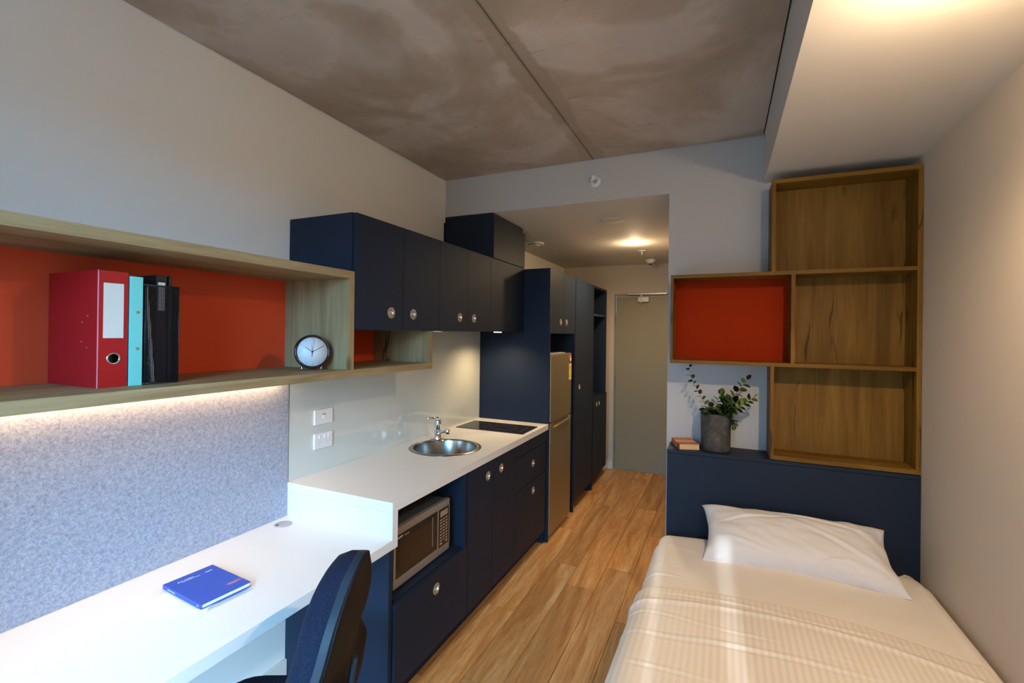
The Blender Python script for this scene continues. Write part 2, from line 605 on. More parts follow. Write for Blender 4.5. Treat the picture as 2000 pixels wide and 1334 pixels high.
# entrance wall with the door opening
DX0, DX1, DT = 0.627, 1.463, 2.065
bm = bmesh.new()
box(bm, -0.0, DX0, YD, YD + T, -0.08, HS + 0.1)
box(bm, DX1, XJ + T, YD, YD + T, -0.08, HS + 0.1)
box(bm, DX0, DX1, YD, YD + T, DT, HS + 0.1)
struct('wall_end', bm, 'lamplit_paint')
bx_ = struct('baseboard_end', B(0.0, DX0 - 0.002, YD - 0.014, YD, 0, 0.085, bev=0.003), 'skirting_paint')
struct('door_leak_strip', B(DX0, DX1, YD + 0.0005, YD + 0.11, -0.0058, 0.0004), 'closer_metal')  # added strip, stops daylight leaking in under the door
struct('baseboard_left', B(0.0, 0.014, YB, 1.53, 0, 0.10, bev=0.003), 'skirting_paint')
struct('baseboard_right', B(XR - 0.014, XR, YB, 0.2, 0, 0.10, bev=0.003), 'skirting_paint')
# window wall behind the camera
WX0, WX1, WZ0, WZ1 = 0.12, 2.46, 0.06, 2.36
bm = bmesh.new()
box(bm, -T, WX0, YB - T, YB, -0.08, HC + 0.1)
box(bm, WX1, XR + T, YB - T, YB, -0.08, HC + 0.1)
box(bm, WX0, WX1, YB - T, YB, -0.08, WZ0)
box(bm, WX0, WX1, YB - T, YB, WZ1, HC + 0.1)
struct('wall_back', bm, 'white_paint')
bm = bmesh.new()
for xx in (WX0, 0.72, WX1 - 0.04):
    box(bm, xx, xx + 0.04, YB - 0.09, YB - 0.05, WZ0, WZ1)
box(bm, WX0 + 0.04, WX1 - 0.04, YB - 0.09, YB - 0.05, WZ0, WZ0 + 0.04)
box(bm, WX0 + 0.04, WX1 - 0.04, YB - 0.09, YB - 0.05, WZ1 - 0.04, WZ1)
struct('window_1', bm, 'window_frame_metal')

# entrance door
dr = thing('door_1', None, None, (DX0, YD, 0))
for k_ in ('label', 'category'):
    del dr[k_]
dr['kind'] = 'structure'
bm = bmesh.new()
box(bm, DX0, DX0 + 0.018, YD - 0.008, YD + 0.06, 0, DT, bev=0.002)
box(bm, DX0 + 0.018, DX1 - 0.018, YD - 0.008, YD + 0.06, DT - 0.03, DT, bev=0.002)
box(bm, DX1 - 0.018, DX1, YD - 0.008, YD + 0.06, 0, DT, bev=0.002)
obj('door_frame', bm, 'door_paint', dr)
obj('door_leaf', B(DX0 + 0.021, DX1 - 0.021, YD + 0.006, YD + 0.045, 0.0005, DT - 0.033, bev=0.002), 'door_paint', dr)
for z0 in (1.70, 0.98, 0.22):
    obj('hinge', B(DX0 + 0.010, DX0 + 0.026, YD - 0.013, YD + 0.004, z0, z0 + 0.11, bev=0.002), 'hinge_metal', dr)
bm = cyl(bmesh.new(), (1.068, YD + 0.0065, 1.60), (0, -1, 0), 0.009, 0.006, 16)
box(bm, 1.055, 1.081, YD - 0.002, YD + 0.006, 1.594, 1.606)
obj('peephole', bm, 'hinge_metal', dr)
cl = obj('door_closer', B(0.90, 1.025, YD - 0.035, YD + 0.006, 1.965, 2.025, bev=0.004), 'closer_metal', dr)
bm = B(0.79, 1.225, YD - 0.045, YD - 0.008, 2.048, 2.068, bev=0.002)
box(bm, 0.935, 0.95, YD - 0.052, YD - 0.035, 1.955, 2.055, bev=0.002)
obj('closer_arm', bm, 'closer_metal', cl)
bm = tube(bmesh.new(), [(1.39, YD + 0.006, 1.0), (1.39, YD - 0.05, 1.0), (1.30, YD - 0.05, 1.0)], 0.009, 10)
obj('door_handle', bm, 'closer_metal', dr)

# added, unseen curtain behind the camera; gaps placed to shape the light
gaps = [(0.78, 1.45), (1.737, 1.763), (1.930, 1.975)]
xs = [0.06] + [g for gp in gaps for g in gp] + [2.52]
ct = thing('added_curtain', 'added grey curtain panels behind the viewpoint, parted to shape the light', 'curtain', (1.76, YB + 0.05, 2.42))
for i in range(0, len(xs), 2):
    bm = bmesh.new()
    x0_, x1_ = xs[i], xs[i + 1]
    n_ = max(6, int((x1_ - x0_) / 0.012))
    fr = []
    for q in range(n_ + 1):
        xx = x0_ + (x1_ - x0_) * q / n_
        yy = YB + 0.06 + 0.018 * math.sin((xx) * 2 * PI / 0.09)
        zb_ = 0.77 if x0_ < 0.5 else 0.02
        fr.append([bm.verts.new((xx, yy, zb_)), bm.verts.new((xx, yy, 2.419)), bm.verts.new((xx, yy + 0.004, 2.419)), bm.verts.new((xx, yy + 0.004, zb_))])
    for a1, b1 in zip(fr, fr[1:]):
        for q in range(4):
            bm.faces.new((a1[q], b1[q], b1[(q + 1) % 4], a1[(q + 1) % 4]))
    bm.faces.new(fr[0]); bm.faces.new(fr[-1][::-1])
    obj('panel', bm, 'curtain_cloth', ct)
obj('rail', B(0.04, 2.55, YB + 0.005, YB + 0.085, 2.42, 2.455), 'white_plastic', ct)
vb = thing('added_vertical_blind', 'added white vertical blind behind the viewpoint, slats angled to steer daylight', 'blind', (1.12, YB - 0.02, 2.3))  # added unseen slats, keep daylight off the right side
for i in range(12):
    xx = 0.79 + i * 0.062
    obj('slat', xform(B(-0.0007, 0.0007, -0.042, 0.042, 0.08, 2.335), Matrix.Translation((xx, YB + 0.0, 0)) @ Matrix.Rotation(R(28), 4, 'Z')), 'slat_white', vb)
obj('headrail', B(0.75, 1.52, YB - 0.022, YB + 0.022, 2.3355, 2.359), 'white_plastic', vb)
rb = thing('added_roller_blind', 'added grey roller blind behind the viewpoint, lowered to cut the beam', 'blind', (2.05, YB + 0.02, 2.40))  # added unseen blind, keeps the beam off the headboard
obj('blind_cloth', B(1.60, 2.50, YB + 0.014, YB + 0.016, 1.975, 2.37), 'curtain_cloth', rb)
obj('bottom_bar', B(1.60, 2.50, YB + 0.008, YB + 0.022, 1.955, 1.975, bev=0.002), 'white_plastic', rb)

# ------------------------------------------------------------------ handles
_h = None


def handle(parent, y, z, xf, n_=24):
    """ring pull set in a door facing +x."""
    global _h
    if _h is None:
        bm = bmesh.new()
        Mx = Matrix.Rotation(R(90), 4, 'Y')
        lathe(bm, [(0.0165, 0.0), (0.026, 0.0), (0.0265, 0.0015), (0.025, 0.003), (0.0175, 0.003), (0.0165, 0.002)], 28, Mx, 0, close=True)
        lathe(bm, [(0.0165, 0.0025), (0.0155, -0.001), (0.012, -0.008), (0.006, -0.011), (0.0, -0.0115)], 28, Mx, 1)
        lathe(bm, [(0.0165, 0.0025), (0.017, 0.0045), (0.015, 0.0045), (0.0145, 0.002)], 28, Mx, 1)
        lathe(bm, [(0.0, -0.001), (0.005, -0.002), (0.006, -0.006), (0.005, -0.011)], 16, Mx, 1)
        bmesh.ops.recalc_face_normals(bm, faces=bm.faces)
        _h = bpy.data.meshes.new('handle')
        bm.to_mesh(_h)
        bm.free()
        _h.materials.append(MATS['brass'])
        _h.materials.append(MATS['chrome'])
    o = bpy.data.objects.new('handle', _h)
    COL.objects.link(o)
    o.parent = parent
    o.location = wm(parent).inverted() @ Vector((xf, y, z))
    return o


def door_panel(parent, x0, x1, y0, y1, z0, z1, hy=None, hz=None, name='door', mat='navy'):
    """a door with a real hole at the handle so the cup is recessed."""
    g = 0.0015
    bm = B(x0, x1, y0 + g, y1 - g, z0 + g, z1 - g, bev=0.0008)
    if hy is not None:
        c = bmesh.new()
        # cut: replace the front by bridging a ring around a square region
        bm.free()
        bm = bmesh.new()
        n_ = 28
        rr = 0.0172
        ring = [(hy + rr * math.cos(2 * PI * i / n_), hz + rr * math.sin(2 * PI * i / n_)) for i in range(n_)]
        a0, a1, b0, b1 = y0 + g, y1 - g, z0 + g, z1 - g
        front = [bm.verts.new((x1, yy, zz)) for yy, zz in ring]
        inner = [bm.verts.new((x1 - 0.0135, yy, zz)) for yy, zz in ring]
        for i in range(n_):
            j = (i + 1) % n_
            bm.faces.new((front[i], front[j], inner[j], inner[i]))
        bm.faces.new(inner)
        cs = [(a1, b1), (a0, b1), (a0, b0), (a1, b0)]
        cv = [bm.verts.new((x1, yy, zz)) for yy, zz in cs]
        bv = [bm.verts.new((x0, yy, zz)) for yy, zz in cs]
        q = n_ // 4
        for s_ in range(4):
            # corner s_ sits at angle 45+90*s_
            seg = [front[(i) % n_] for i in range(s_ * q, s_ * q + q + 1)]
            for i in range(len(seg) - 1):
                bm.faces.new((seg[i], seg[i + 1], cv[s_]))
            bm.faces.new((seg[-1], cv[(s_ + 1) % 4], cv[s_]))
            bm.faces.new((cv[s_], cv[(s_ + 1) % 4], bv[(s_ + 1) % 4], bv[s_]))
        bm.faces.new(bv)
        c.free()
    o = obj(name, bm, mat, parent)
    if hy is not None:
        handle(o, hy, hz, x1)
    return o


# ------------------------------------------------------------------ upper cabinets
UB, UT, UX = 1.597, 2.092, 0.388
UY = [1.530, 1.850, 2.172, 2.476, 2.782, 3.365]


def carcass(parent, x0, x1, y0, y1, z0, z1, t_=0.016, mat='navy', back=True):
    bm = bmesh.new()
    box(bm, x0, x1, y0, y0 + t_, z0, z1)
    box(bm, x0, x1, y1 - t_, y1, z0, z1)
    box(bm, x0, x1, y0 + t_, y1 - t_, z0, z0 + t_)
    box(bm, x0, x1, y0 + t_, y1 - t_, z1 - t_, z1)
    if back:
        box(bm, x0, x0 + 0.006, y0 + t_, y1 - t_, z0 + t_, z1 - t_)
    return obj('carcass', bm, mat, parent)


u1 = thing('wall_cabinet', 'navy two-door wall cabinet whose side stands above the wooden shelf end', 'cabinet', (0.002, UY[0], UB), group='navy kitchen wall cabinets')
carcass(u1, 0.002, 0.368, UY[0] - 0.006, UY[2] - 0.001, UB, UT)
door_panel(u1, 0.370, UX, UY[0], UY[1], UB - 0.002, UT, 1.762, 1.676)
door_panel(u1, 0.370, UX, UY[1], UY[2], UB - 0.002, UT, 1.933, 1.676)
u2 = thing('wall_cabinet', 'navy two-door wall cabinet over the sink, middle of the upper row', 'cabinet', (0.002, UY[2], UB), group='navy kitchen wall cabinets')
carcass(u2, 0.002, 0.368, UY[2] + 0.001, UY[4] - 0.001, UB, UT)
door_panel(u2, 0.370, UX, UY[2], UY[3], UB - 0.002, UT, 2.388, 1.677)
door_panel(u2, 0.370, UX, UY[3], UY[4], UB - 0.002, UT, 2.560, 1.677)
u3 = thing('wall_cabinet', 'plain navy rangehood wall cabinet without pulls above the cooktop', 'cabinet', (0.002, UY[4], UB), group='navy kitchen wall cabinets')
carcass(u3, 0.002, 0.368, UY[4] + 0.001, UY[5] - 0.001, UB, UT)
door_panel(u3, 0.370, UX, UY[4], UY[5] - 0.002, UB - 0.002, UT)
hl = obj('hood_lamp', cyl(bmesh.new(), (0.27, 3.14, UB), (0, 0, -1), 0.03, 0.006), 'led_lens', u3)
u4 = thing('overhead_cabinet', 'black navy box cabinet on top of the upper row reaching the corridor ceiling', 'cabinet', (0.002, YP + 0.012, UT + 0.004))
bm = bmesh.new()
box(bm, 0.004, 0.370, YP + 0.004 - 0.008, 3.36, UT + 0.004, 2.398)
obj('carcass', bm, 'navy', u4)
door_panel(u4, 0.370, UX, YP - 0.004, 3.365, UT + 0.002, 2.362)
obj('filler_strip', B(0.370, 0.380, YP - 0.004, 3.33, 2.364, 2.398), 'navy', u4)
obj('side_filler', B(0.0, 0.006, YP - 0.018, YP - 0.004, UT + 0.002, 2.36), 'navy', u4)

# ------------------------------------------------------------------ worktop, base cabinets
CY0, CY1 = 1.524, 3.362
wt = thing('kitchen_worktop', 'long white kitchen worktop with square edge, sink and cooktop set in it', 'worktop', (0, CY0, 0.86))
SCX, SCY, SR = 0.292, 2.40, 0.196
# slab with a round hole for the basin
bm = bmesh.new()
n_ = 48
for zz, flip in ((0.90, False), (0.86, True)):
    ring = [bm.verts.new((SCX + SR * math.cos(2 * PI * i / n_), SCY + SR * math.sin(2 * PI * i / n_), zz)) for i in range(n_)]
    cs = [bm.verts.new((0.60, CY1, zz)), bm.verts.new((0.0, CY1, zz)), bm.verts.new((0.0, CY0, zz)), bm.verts.new((0.60, CY0, zz))]
    q = n_ // 4
    for s_ in range(4):
        seg = [ring[i % n_] for i in range(s_ * q, s_ * q + q + 1)]
        for i in range(q):
            bm.faces.new((seg[i], seg[i + 1], cs[s_]))
        bm.faces.new((seg[-1], cs[(s_ + 1) % 4], cs[s_]))
    if not flip:
        r0, c0 = ring, cs
for i in range(n_):
    j = (i + 1) % n_
    bm.faces.new((r0[i], r0[j], ring[j], ring[i]))
for i in range(4):
    bm.faces.new((c0[i], c0[(i + 1) % 4], cs[(i + 1) % 4], cs[i]))
obj('worktop_slab', bm, 'white_laminate', wt)
obj('end_riser', B(0.0, 0.60, CY0, CY0 + 0.034, 0.712, 0.8592, bev=0.0006), 'white_laminate', wt)

# base cabinets
BF = 0.59
b1 = thing('base_cabinet', 'navy base cabinet with open niche holding the microwave', 'cabinet', (0, 1.53, 0))
bm = bmesh.new()
box(bm, 0.0, 0.580, 1.530, 1.552, 0.0, 0.711)
box(bm, 0.020, 0.555, 1.559, 1.573, 0.10, 0.858)
box(bm, 0.020, 0.585, 2.118, 2.150, 0.10, 0.858)
box(bm, 0.020, 0.560, 1.573, 2.118, 0.462, 0.480)
box(bm, 0.020, 0.560, 1.573, 2.118, 0.10, 0.116)
box(bm, 0.020, 0.028, 1.573, 2.118, 0.48, 0.858)
obj('carcass', bm, 'navy', b1)
obj('niche_rail', B(0.560, 0.572, 1.573, 2.118, 0.455, 0.478), 'navy', b1)
obj('plinth', B(0.50, 0.518, 1.552, 2.15, 0.0, 0.10), 'navy', b1)
door_panel(b1, 0.572, BF, 1.557, 2.158, 0.112, 0.468, 1.863, 0.388, name='drawer_front')
b2 = thing('base_cabinet', 'navy two-door base cabinet under the sink', 'cabinet', (0, 2.16, 0))
YS = 2.452
carcass(b2, 0.02, 0.571, 2.153, 2.758, 0.10, 0.70, back=True)
obj('plinth', B(0.50, 0.518, 2.153, 2.758, 0.0, 0.10), 'navy', b2)
obj('top_rail', B(0.50, 0.571, 2.153, 2.758, 0.80, 0.858), 'navy', b2)
door_panel(b2, 0.572, BF, 2.160, YS, 0.105, 0.857, 2.383, 0.773)
door_panel(b2, 0.572, BF, YS, 2.762, 0.105, 0.857, 2.557, 0.774)
b3 = thing('base_cabinet', 'navy drawer base cabinet under the cooktop', 'cabinet', (0, 2.76, 0))
carcass(b3, 0.02, 0.571, 2.762, 3.34, 0.10, 0.858)
bm = B(0.50, 0.518, 2.762, 3.335, 0.0, 0.10)
box(bm, 0.02, 0.571, 3.341, 3.357, 0.0, 0.857)
obj('plinth', bm, 'navy', b3)
door_panel(b3, 0.572, BF, 2.764, 3.357, 0.772, 0.857, name='front_rail')
door_panel(b3, 0.572, BF, 2.764, 3.340, 0.553, 0.770, 3.078, 0.673, name='drawer_front')
door_panel(b3, 0.572, BF, 2.764, 3.340, 0.102, 0.551, 3.085, 0.480, name='drawer_front')

# splashback
o = obj('splashback', B(0.0005, 0.006, 1.532, 3.360, 0.9005, 1.596), 'glass_splash')
tag(o, 'glossy pale grey-green glass splashback behind the sink and cooktop', 'splashback')

# sink
sk = thing('sink', 'round stainless steel sink basin set in the white worktop', 'sink', (SCX, SCY, 0.9))
Ms = Matrix.Translation((SCX, SCY, 0.9))
lathe_bm = lathe(bmesh.new(), [(0.188, 0.0035), (0.186, -0.004), (0.176, -0.09), (0.168, -0.135), (0.15, -0.152), (0.04, -0.158), (0.038, -0.164), (0.0, -0.164)], 64, Ms)
obj('basin', lathe_bm, 'steel', sk)
obj('rim', lathe(bmesh.new(), [(0.188, 0.0035), (0.193, 0.006), (0.205, 0.0048), (0.213, 0.0028), (0.2165, 0.0004), (0.213, 0.0006), (0.193, 0.0010), (0.186, -0.002)], 64, Ms, close=True), 'steel', sk)
TX, TY = 0.150, 2.535
bm = bmesh.new()
lathe(bm, [(0.0, 0.0), (0.050, 0.0006), (0.048, 0.0045), (0.028, 0.0065), (0.0, 0.0065)], 32, Matrix.Translation((TX, TY, 0.9)))
obj('tap_ledge', bm, 'steel', sk)
obj('drain', lathe(bmesh.new(), [(0.0, 0.004), (0.012, 0.004), (0.014, 0.001), (0.034, 0.001), (0.036, 0.0)], 24, Matrix.Translation((SCX, SCY, 0.9 - 0.163))), 'chrome', sk)

tp = thing('tap', 'chrome mixer tap with side spout behind the round sink', 'tap', (TX, TY, 0.9065))
bm = lathe(bmesh.new(), [(0, 0), (0.024, 0), (0.0245, 0.004), (0.0205, 0.010), (0.0195, 0.055), (0.0185, 0.056), (0.0185, 0.060), (0.0195, 0.061), (0.0195, 0.118), (0.018, 0.122), (0.0, 0.122)], 32, Matrix.Translation((TX, TY, 0.9065)))
obj('tap_body', bm, 'chrome', tp)
dv = Vector((0.85, -0.53, 0)).normalized()
P0 = Vector((TX, TY, 0.9065 + 0.040))
sp_ = [P0, P0 + dv * 0.04 + Vector((0, 0, 0.012)), P0 + dv * 0.09 + Vector((0, 0, 0.026)), P0 + dv * 0.135 + Vector((0, 0, 0.038))]
bm = tube(bmesh.new(), sp_, [0.011, 0.0105, 0.0095, 0.009], 14)
e_ = P0 + dv * 0.140 + Vector((0, 0, 0.047))
cyl(bm, e_, (0, 0, -1), 0.0125, 0.028, 20)
obj('spout', bm, 'chrome', tp)
bm = bmesh.new()
lv = Vector((-0.50, -0.86, 0)).normalized()
L0 = Vector((TX, TY, 0.9065 + 0.124))
cyl(bm, L0 - Vector((0, 0, 0.001)), (0, 0, 1), 0.0195, 0.011, 28)
tube(bm, [L0 + Vector((0, 0, 0.009)), L0 + lv * 0.04 + Vector((0, 0, 0.014)), L0 + lv * 0.08 + Vector((0, 0, 0.016))], [0.010, 0.007, 0.0055], 10)
obj('lever', bm, 'chrome', tp)

# cooktop
ck = thing('cooktop', 'black glass two-zone cooktop at the far end of the worktop', 'cooktop', (0.3, 3.07, 0.9))
obj('glass_plate', B(0.042, 0.570, 2.935, 3.215, 0.9003, 0.9055, bev=0.0015), 'hob_glass', ck)
for (cx_, cy_, rr) in ((0.175, 3.075, 0.072), (0.365, 3.075, 0.088)):
    obj('cooking_zone', lathe(bmesh.new(), [(rr - 0.0015, 0.9057), (rr - 0.0015, 0.9060), (rr, 0.9060), (rr, 0.9057)], 48, Matrix.Translation((cx_, cy_, 0)), close=True), 'hob_ring', ck)
for q in range(4):
    obj('touch_control', B(0.520, 0.530, 3.00 + q * 0.035, 3.012 + q * 0.035, 0.9055, 0.9059), 'hob_ring', ck)

# sockets
def wall_plate(label, name, z0, z1):
    t_ = thing(name, label, 'socket' if 'outlet' in name else 'switch', (0.006, 1.725, z0))
    obj('cover_plate', B(0.0062, 0.018, 1.667, 1.781, z0, z1, bev=0.003), 'white_plastic', t_)
    return t_


w1 = wall_plate('white wall plate with one small rocker, above the double outlet', 'wall_switch', 1.131, 1.204)
obj('rocker', B(0.0175, 0.0225, 1.716, 1.727, 1.160, 1.178, bev=0.0012), 'white_plastic', w1)
obj('rocker_gap', B(0.0180, 0.0188, 1.713, 1.733, 1.1785, 1.1815), 'black', w1)
w2 = wall_plate('white double power outlet plate with two rockers, below the switch plate', 'power_outlet', 1.014, 1.089)
for yy in (1.692, 1.726, 1.750):
    obj('rocker', B(0.0175, 0.0215, yy, yy + 0.007, 1.064, 1.079, bev=0.001), 'white_plastic', w2)
for yy in (1.698, 1.752):
    bm = bmesh.new()
    for dy, dz, an in ((-0.008, 0.006, 25), (0.008, 0.006, -25), (0.0, -0.010, 0)):
        b_ = B(-0.0004, 0.0004, -0.0011, 0.0011, -0.0042, 0.0042)
        xform(b_, Matrix.Translation((0.0182, yy + dy, 1.040 + dz)) @ Matrix.Rotation(R(an), 4, 'X'))
        me_ = bpy.data.meshes.new('tmp')
        b_.to_mesh(me_)
        b_.free()
        bm.from_mesh(me_)
        bpy.data.meshes.remove(me_)
    obj('pin_slots', bm, 'grey_plastic', w2)

# ------------------------------------------------------------------ desk, felt
dk = thing('desk', 'long white built-in desk top below the wooden shelf', 'desk', (0, 0.5, 0))
obj('desktop', B(0.001, 0.60, YB + 0.001, CY0 - 0.0005, 0.712, 0.750, bev=0.0008), 'white_laminate', dk)
for q_ in (0.05, 0.545):
    obj('leg', B(q_, q_ + 0.04, YB + 0.03, YB + 0.07, 0.0, 0.7115, bev=0.002), 'white_laminate', dk)
bm = lathe(bmesh.new(), [(0, 0.0), (0.036, 0.0), (0.036, 0.0016), (0.034, 0.0026), (0.0, 0.0026)], 40, Matrix.Translation((0.078, 1.446, 0.7502)))
gr = obj('cable_grommet', bm, 'grey_plastic')
tag(gr, 'round grey cable grommet let into the desk near the felt board corner', 'grommet')
obj('cable_slot', B(0.062, 0.073, 1.418, 1.431, 0.7526, 0.7532, bev=0.0003), 'black', gr)
fb = obj('felt_board', B(0.0005, 0.010, YB + 0.002, 1.5225, 0.7505, 1.3935), 'felt')
tag(fb, 'mottled blue-grey felt pinboard covering the wall above the desk', 'pinboard')

# ------------------------------------------------------------------ wall shelf over the desk
sh = thing('wall_shelf', 'long oak wall shelf with orange back above the desk', 'shelf', (0, 0.5, 1.394))
SX = 0.385
obj('top_board', B(0.0005, SX, YB + 0.003, 1.526, 1.808, 1.840, bev=0.0008), 'oak_y', sh)
obj('bottom_board', B(0.0005, SX, YB + 0.003, 2.113, 1.394, 1.4265, bev=0.0008), 'oak_y', sh)
obj('side_board', B(0.0005, SX, 1.495, 1.526, 1.4268, 1.8077), 'oak_z', sh)
obj('side_board', B(0.0005, SX - 0.001, 2.082, 2.113, 1.4268, 1.5945), 'oak_z', sh)
obj('back_panel', B(0.001, 0.014, YB + 0.003, 1.4947, 1.4268, 1.8077), 'orange_board', sh)
obj('back_panel', B(0.001, 0.014, 1.5265, 2.0817, 1.4268, 1.5945), 'orange_board', sh)
obj('led_strip', B(0.028, 0.044, YB + 0.02, 1.48, 1.388, 1.3939), 'led_lens', sh)

# ------------------------------------------------------------------ things on the shelf
Zs = 1.4267


def plate(bm, x0, x1, y0, y1, z0, z1, **k):
    return box(bm, x0, x1, y0, y1, z0, z1, **k)


lb = thing('lever_arch_binder', 'red lever arch binder with blank spine label and finger hole', 'binder', (0.145, 0.72, Zs))
bm = bmesh.new()
y0, y1, xf, H = 0.687, 0.757, 0.277, 0.318
box(bm, 0.018, xf - 0.002, y0, y0 + 0.0025, Zs, Zs + H)
box(bm, 0.018, xf - 0.002, y1 - 0.0025, y1, Zs, Zs + H)
obj('cover', bm, 'binder_red', lb)
bm = bmesh.new()
HY, HZ = 0.723, Zs + 0.079
n_ = 28
cs_ = [(y1, Zs + H), (y0, Zs + H), (y0, Zs), (y1, Zs)]
sides = []
for xx in (xf, xf - 0.0025):
    rg = [bm.verts.new((xx, HY + 0.0135 * math.cos(2 * PI * i / n_), HZ + 0.0135 * math.sin(2 * PI * i / n_))) for i in range(n_)]
    cv = [bm.verts.new((xx, a_, b_)) for a_, b_ in cs_]
    for s_ in range(4):
        seg = [rg[i % n_] for i in range(s_ * 7, s_ * 7 + 8)]
        for i in range(7):
            bm.faces.new((seg[i], seg[i + 1], cv[s_]))
        bm.faces.new((seg[-1], cv[(s_ + 1) % 4], cv[s_]))
    sides.append((rg, cv))
for i in range(n_):
    bm.faces.new((sides[0][0][i], sides[0][0][(i + 1) % n_], sides[1][0][(i + 1) % n_], sides[1][0][i]))
for i in range(4):
    bm.faces.new((sides[0][1][i], sides[0][1][(i + 1) % 4], sides[1][1][(i + 1) % 4], sides[1][1][i]))
obj('spine', bm, 'binder_red', lb)
obj('finger_ring', lathe(bmesh.new(), [(0.0125, 0), (0.0158, 0), (0.0158, 0.0018), (0.0125, 0.0018)], 28, Matrix.Translation((xf, HY, HZ)) @ Matrix.Rotation(R(90), 4, 'Y'), close=True), 'chrome', lb)
obj('spine_label', B(xf, xf + 0.0006, y0 + 0.012, y0 + 0.059, Zs + 0.135, Zs + 0.285), 'label_paper', lb)
bm = bmesh.new()
box(bm, xf - 0.0015, xf + 0.0012, y0 - 0.0006, y0 + 0.0012, Zs, Zs + H)
obj('edge_piping', bm, 'binder_edge', lb)
obj('pages', B(0.022, xf - 0.02, y0 + 0.010, y1 - 0.010, Zs + 0.008, Zs + H - 0.02), 'black', lb)
for (dx, dz) in ((0.050, 0.195), (0.078, 0.177), (0.080, 0.124), (0.053, 0.108)):
    obj('rivet', cyl(bmesh.new(), (xf - dx, y0, Zs + dz), (0, -1, 0), 0.0030, 0.0012, 12), 'chrome', lb)

tf = thing('ring_binder', 'slim turquoise ring binder between red binder and black mesh holder', 'binder', (0.15, 0.775, Zs))
bm = bmesh.new()
y0, y1, xf, H = 0.760, 0.791, 0.282, 0.309
box(bm, 0.06, xf - 0.002, y0, y0 + 0.002, Zs, Zs + H)
box(bm, 0.06, xf - 0.002, y1 - 0.002, y1, Zs, Zs + H)
box(bm, xf - 0.002, xf, y0, y1, Zs, Zs + H, bev=0.0007)
obj('cover', bm, 'teal', tf)
for dz in (0.105, 0.208):
    obj('rivet', cyl(bmesh.new(), (xf, 0.778, Zs + dz), (1, 0, 0), 0.0040, 0.0016, 14), 'brass', tf)

mh = thing('magazine_holder', 'black wire mesh magazine holder beside the turquoise binder', 'file holder', (0.16, 0.84, Zs))
y0, y1, x0, xf, H = 0.795, 0.886, 0.050, 0.286, 0.288
bm = bmesh.new()
box(bm, xf - 0.0008, xf, y0, y1, Zs, Zs + H)
box(bm, x0, xf, y0, y0 + 0.0008, Zs, Zs + H)
box(bm, x0, xf, y1 - 0.0008, y1, Zs, Zs + H)
box(bm, x0, x0 + 0.0008, y0, y1, Zs, Zs + H)
obj('mesh_wall', bm, 'wire_mesh', mh)
bm = bmesh.new()
for zz in (Zs + 0.003, Zs + H):
    tube(bm, [(x0, y0, zz), (xf, y0, zz), (xf, y1, zz), (x0, y1, zz), (x0, y0, zz)], 0.0024, 8)
for (a_, b_) in ((x0, y0), (xf, y0), (xf, y1), (x0, y1)):
    tube(bm, [(a_, b_, Zs + 0.002), (a_, b_, Zs + H)], 0.0014, 6)
obj('wire_frame', bm, 'black', mh)
fo = thing('document_folder', 'black document folder with white spine tab standing in the mesh holder', 'folder', (0.17, 0.85, Zs))
bm = B(0.07, 0.270, 0.832, 0.862, Zs + 0.006, Zs + 0.322, bev=0.002)
obj('cover', bm, 'black', fo)
obj('spine_tab', B(0.270, 0.2712, 0.836, 0.855, Zs + 0.215, Zs + 0.300), 'label_paper', fo)
f2 = obj('slim_folder', xform(B(0.09, 0.268, -0.005, 0.005, 0, 0.315, bev=0.0015), Matrix.Translation((0, 0.872, Zs + 0.006))), 'black')
tag(f2, 'second black folder behind the tabbed one in the mesh holder', 'folder')
o = obj('leaning_booklet', xform(B(0.10, 0.272, -0.004, 0.004, 0, 0.286), Matrix.Translation((0, 0.826, Zs + 0.006)) @ Matrix.Rotation(R(4.4), 4, 'X') ), 'print_white')
tag(o, 'pale booklet leaning inside the black mesh holder', 'booklet')

# clock
ckl = Vector((0.268, 1.412, Zs))
fdir = Vector((0.86, -0.51, 0.12)).normalized()
ctr = ckl + Vector((0, 0, 0.0745))
q_ = fdir.to_track_quat('Z', 'Y').to_matrix().to_4x4()
MC = Matrix.Translation(ctr) @ q_
ak = thing('desk_clock', 'small round desk clock with white dial and dark chrome case', 'clock', M=Matrix.Translation(ckl))
obj('case', lathe(bmesh.new(), [(0, -0.030), (0.045, -0.029), (0.058, -0.020), (0.066, -0.004), (0.0695, 0.010), (0.0690, 0.016), (0.0655, 0.0195), (0.0605, 0.018), (0.0590, 0.0125), (0.0, 0.0125)], 56, MC), 'clock_body', ak)
fc = obj('dial', lathe(bmesh.new(), [(0, 0.0127), (0.0588, 0.0127), (0.0588, 0.0137), (0, 0.0137)], 56, MC), 'clock_face', ak)
bm = bmesh.new()


def hand(bm, ang, l0, l1, w, z):
    b_ = [Vector((-w, l0, z)), Vector((w, l0, z)), Vector((w * 0.6, l1, z)), Vector((-w * 0.6, l1, z))]
    Rm = MC @ Matrix.Rotation(-R(ang), 4, 'Z')
    a_ = [bm.verts.new(Rm @ v_) for v_ in b_]
    c_ = [bm.verts.new(Rm @ (v_ + Vector((0, 0, 0.0006)))) for v_ in b_]
    bm.faces.new(a_[::-1])
    bm.faces.new(c_)
    for i in range(4):
        bm.faces.new((a_[i], a_[(i + 1) % 4], c_[(i + 1) % 4], c_[i]))


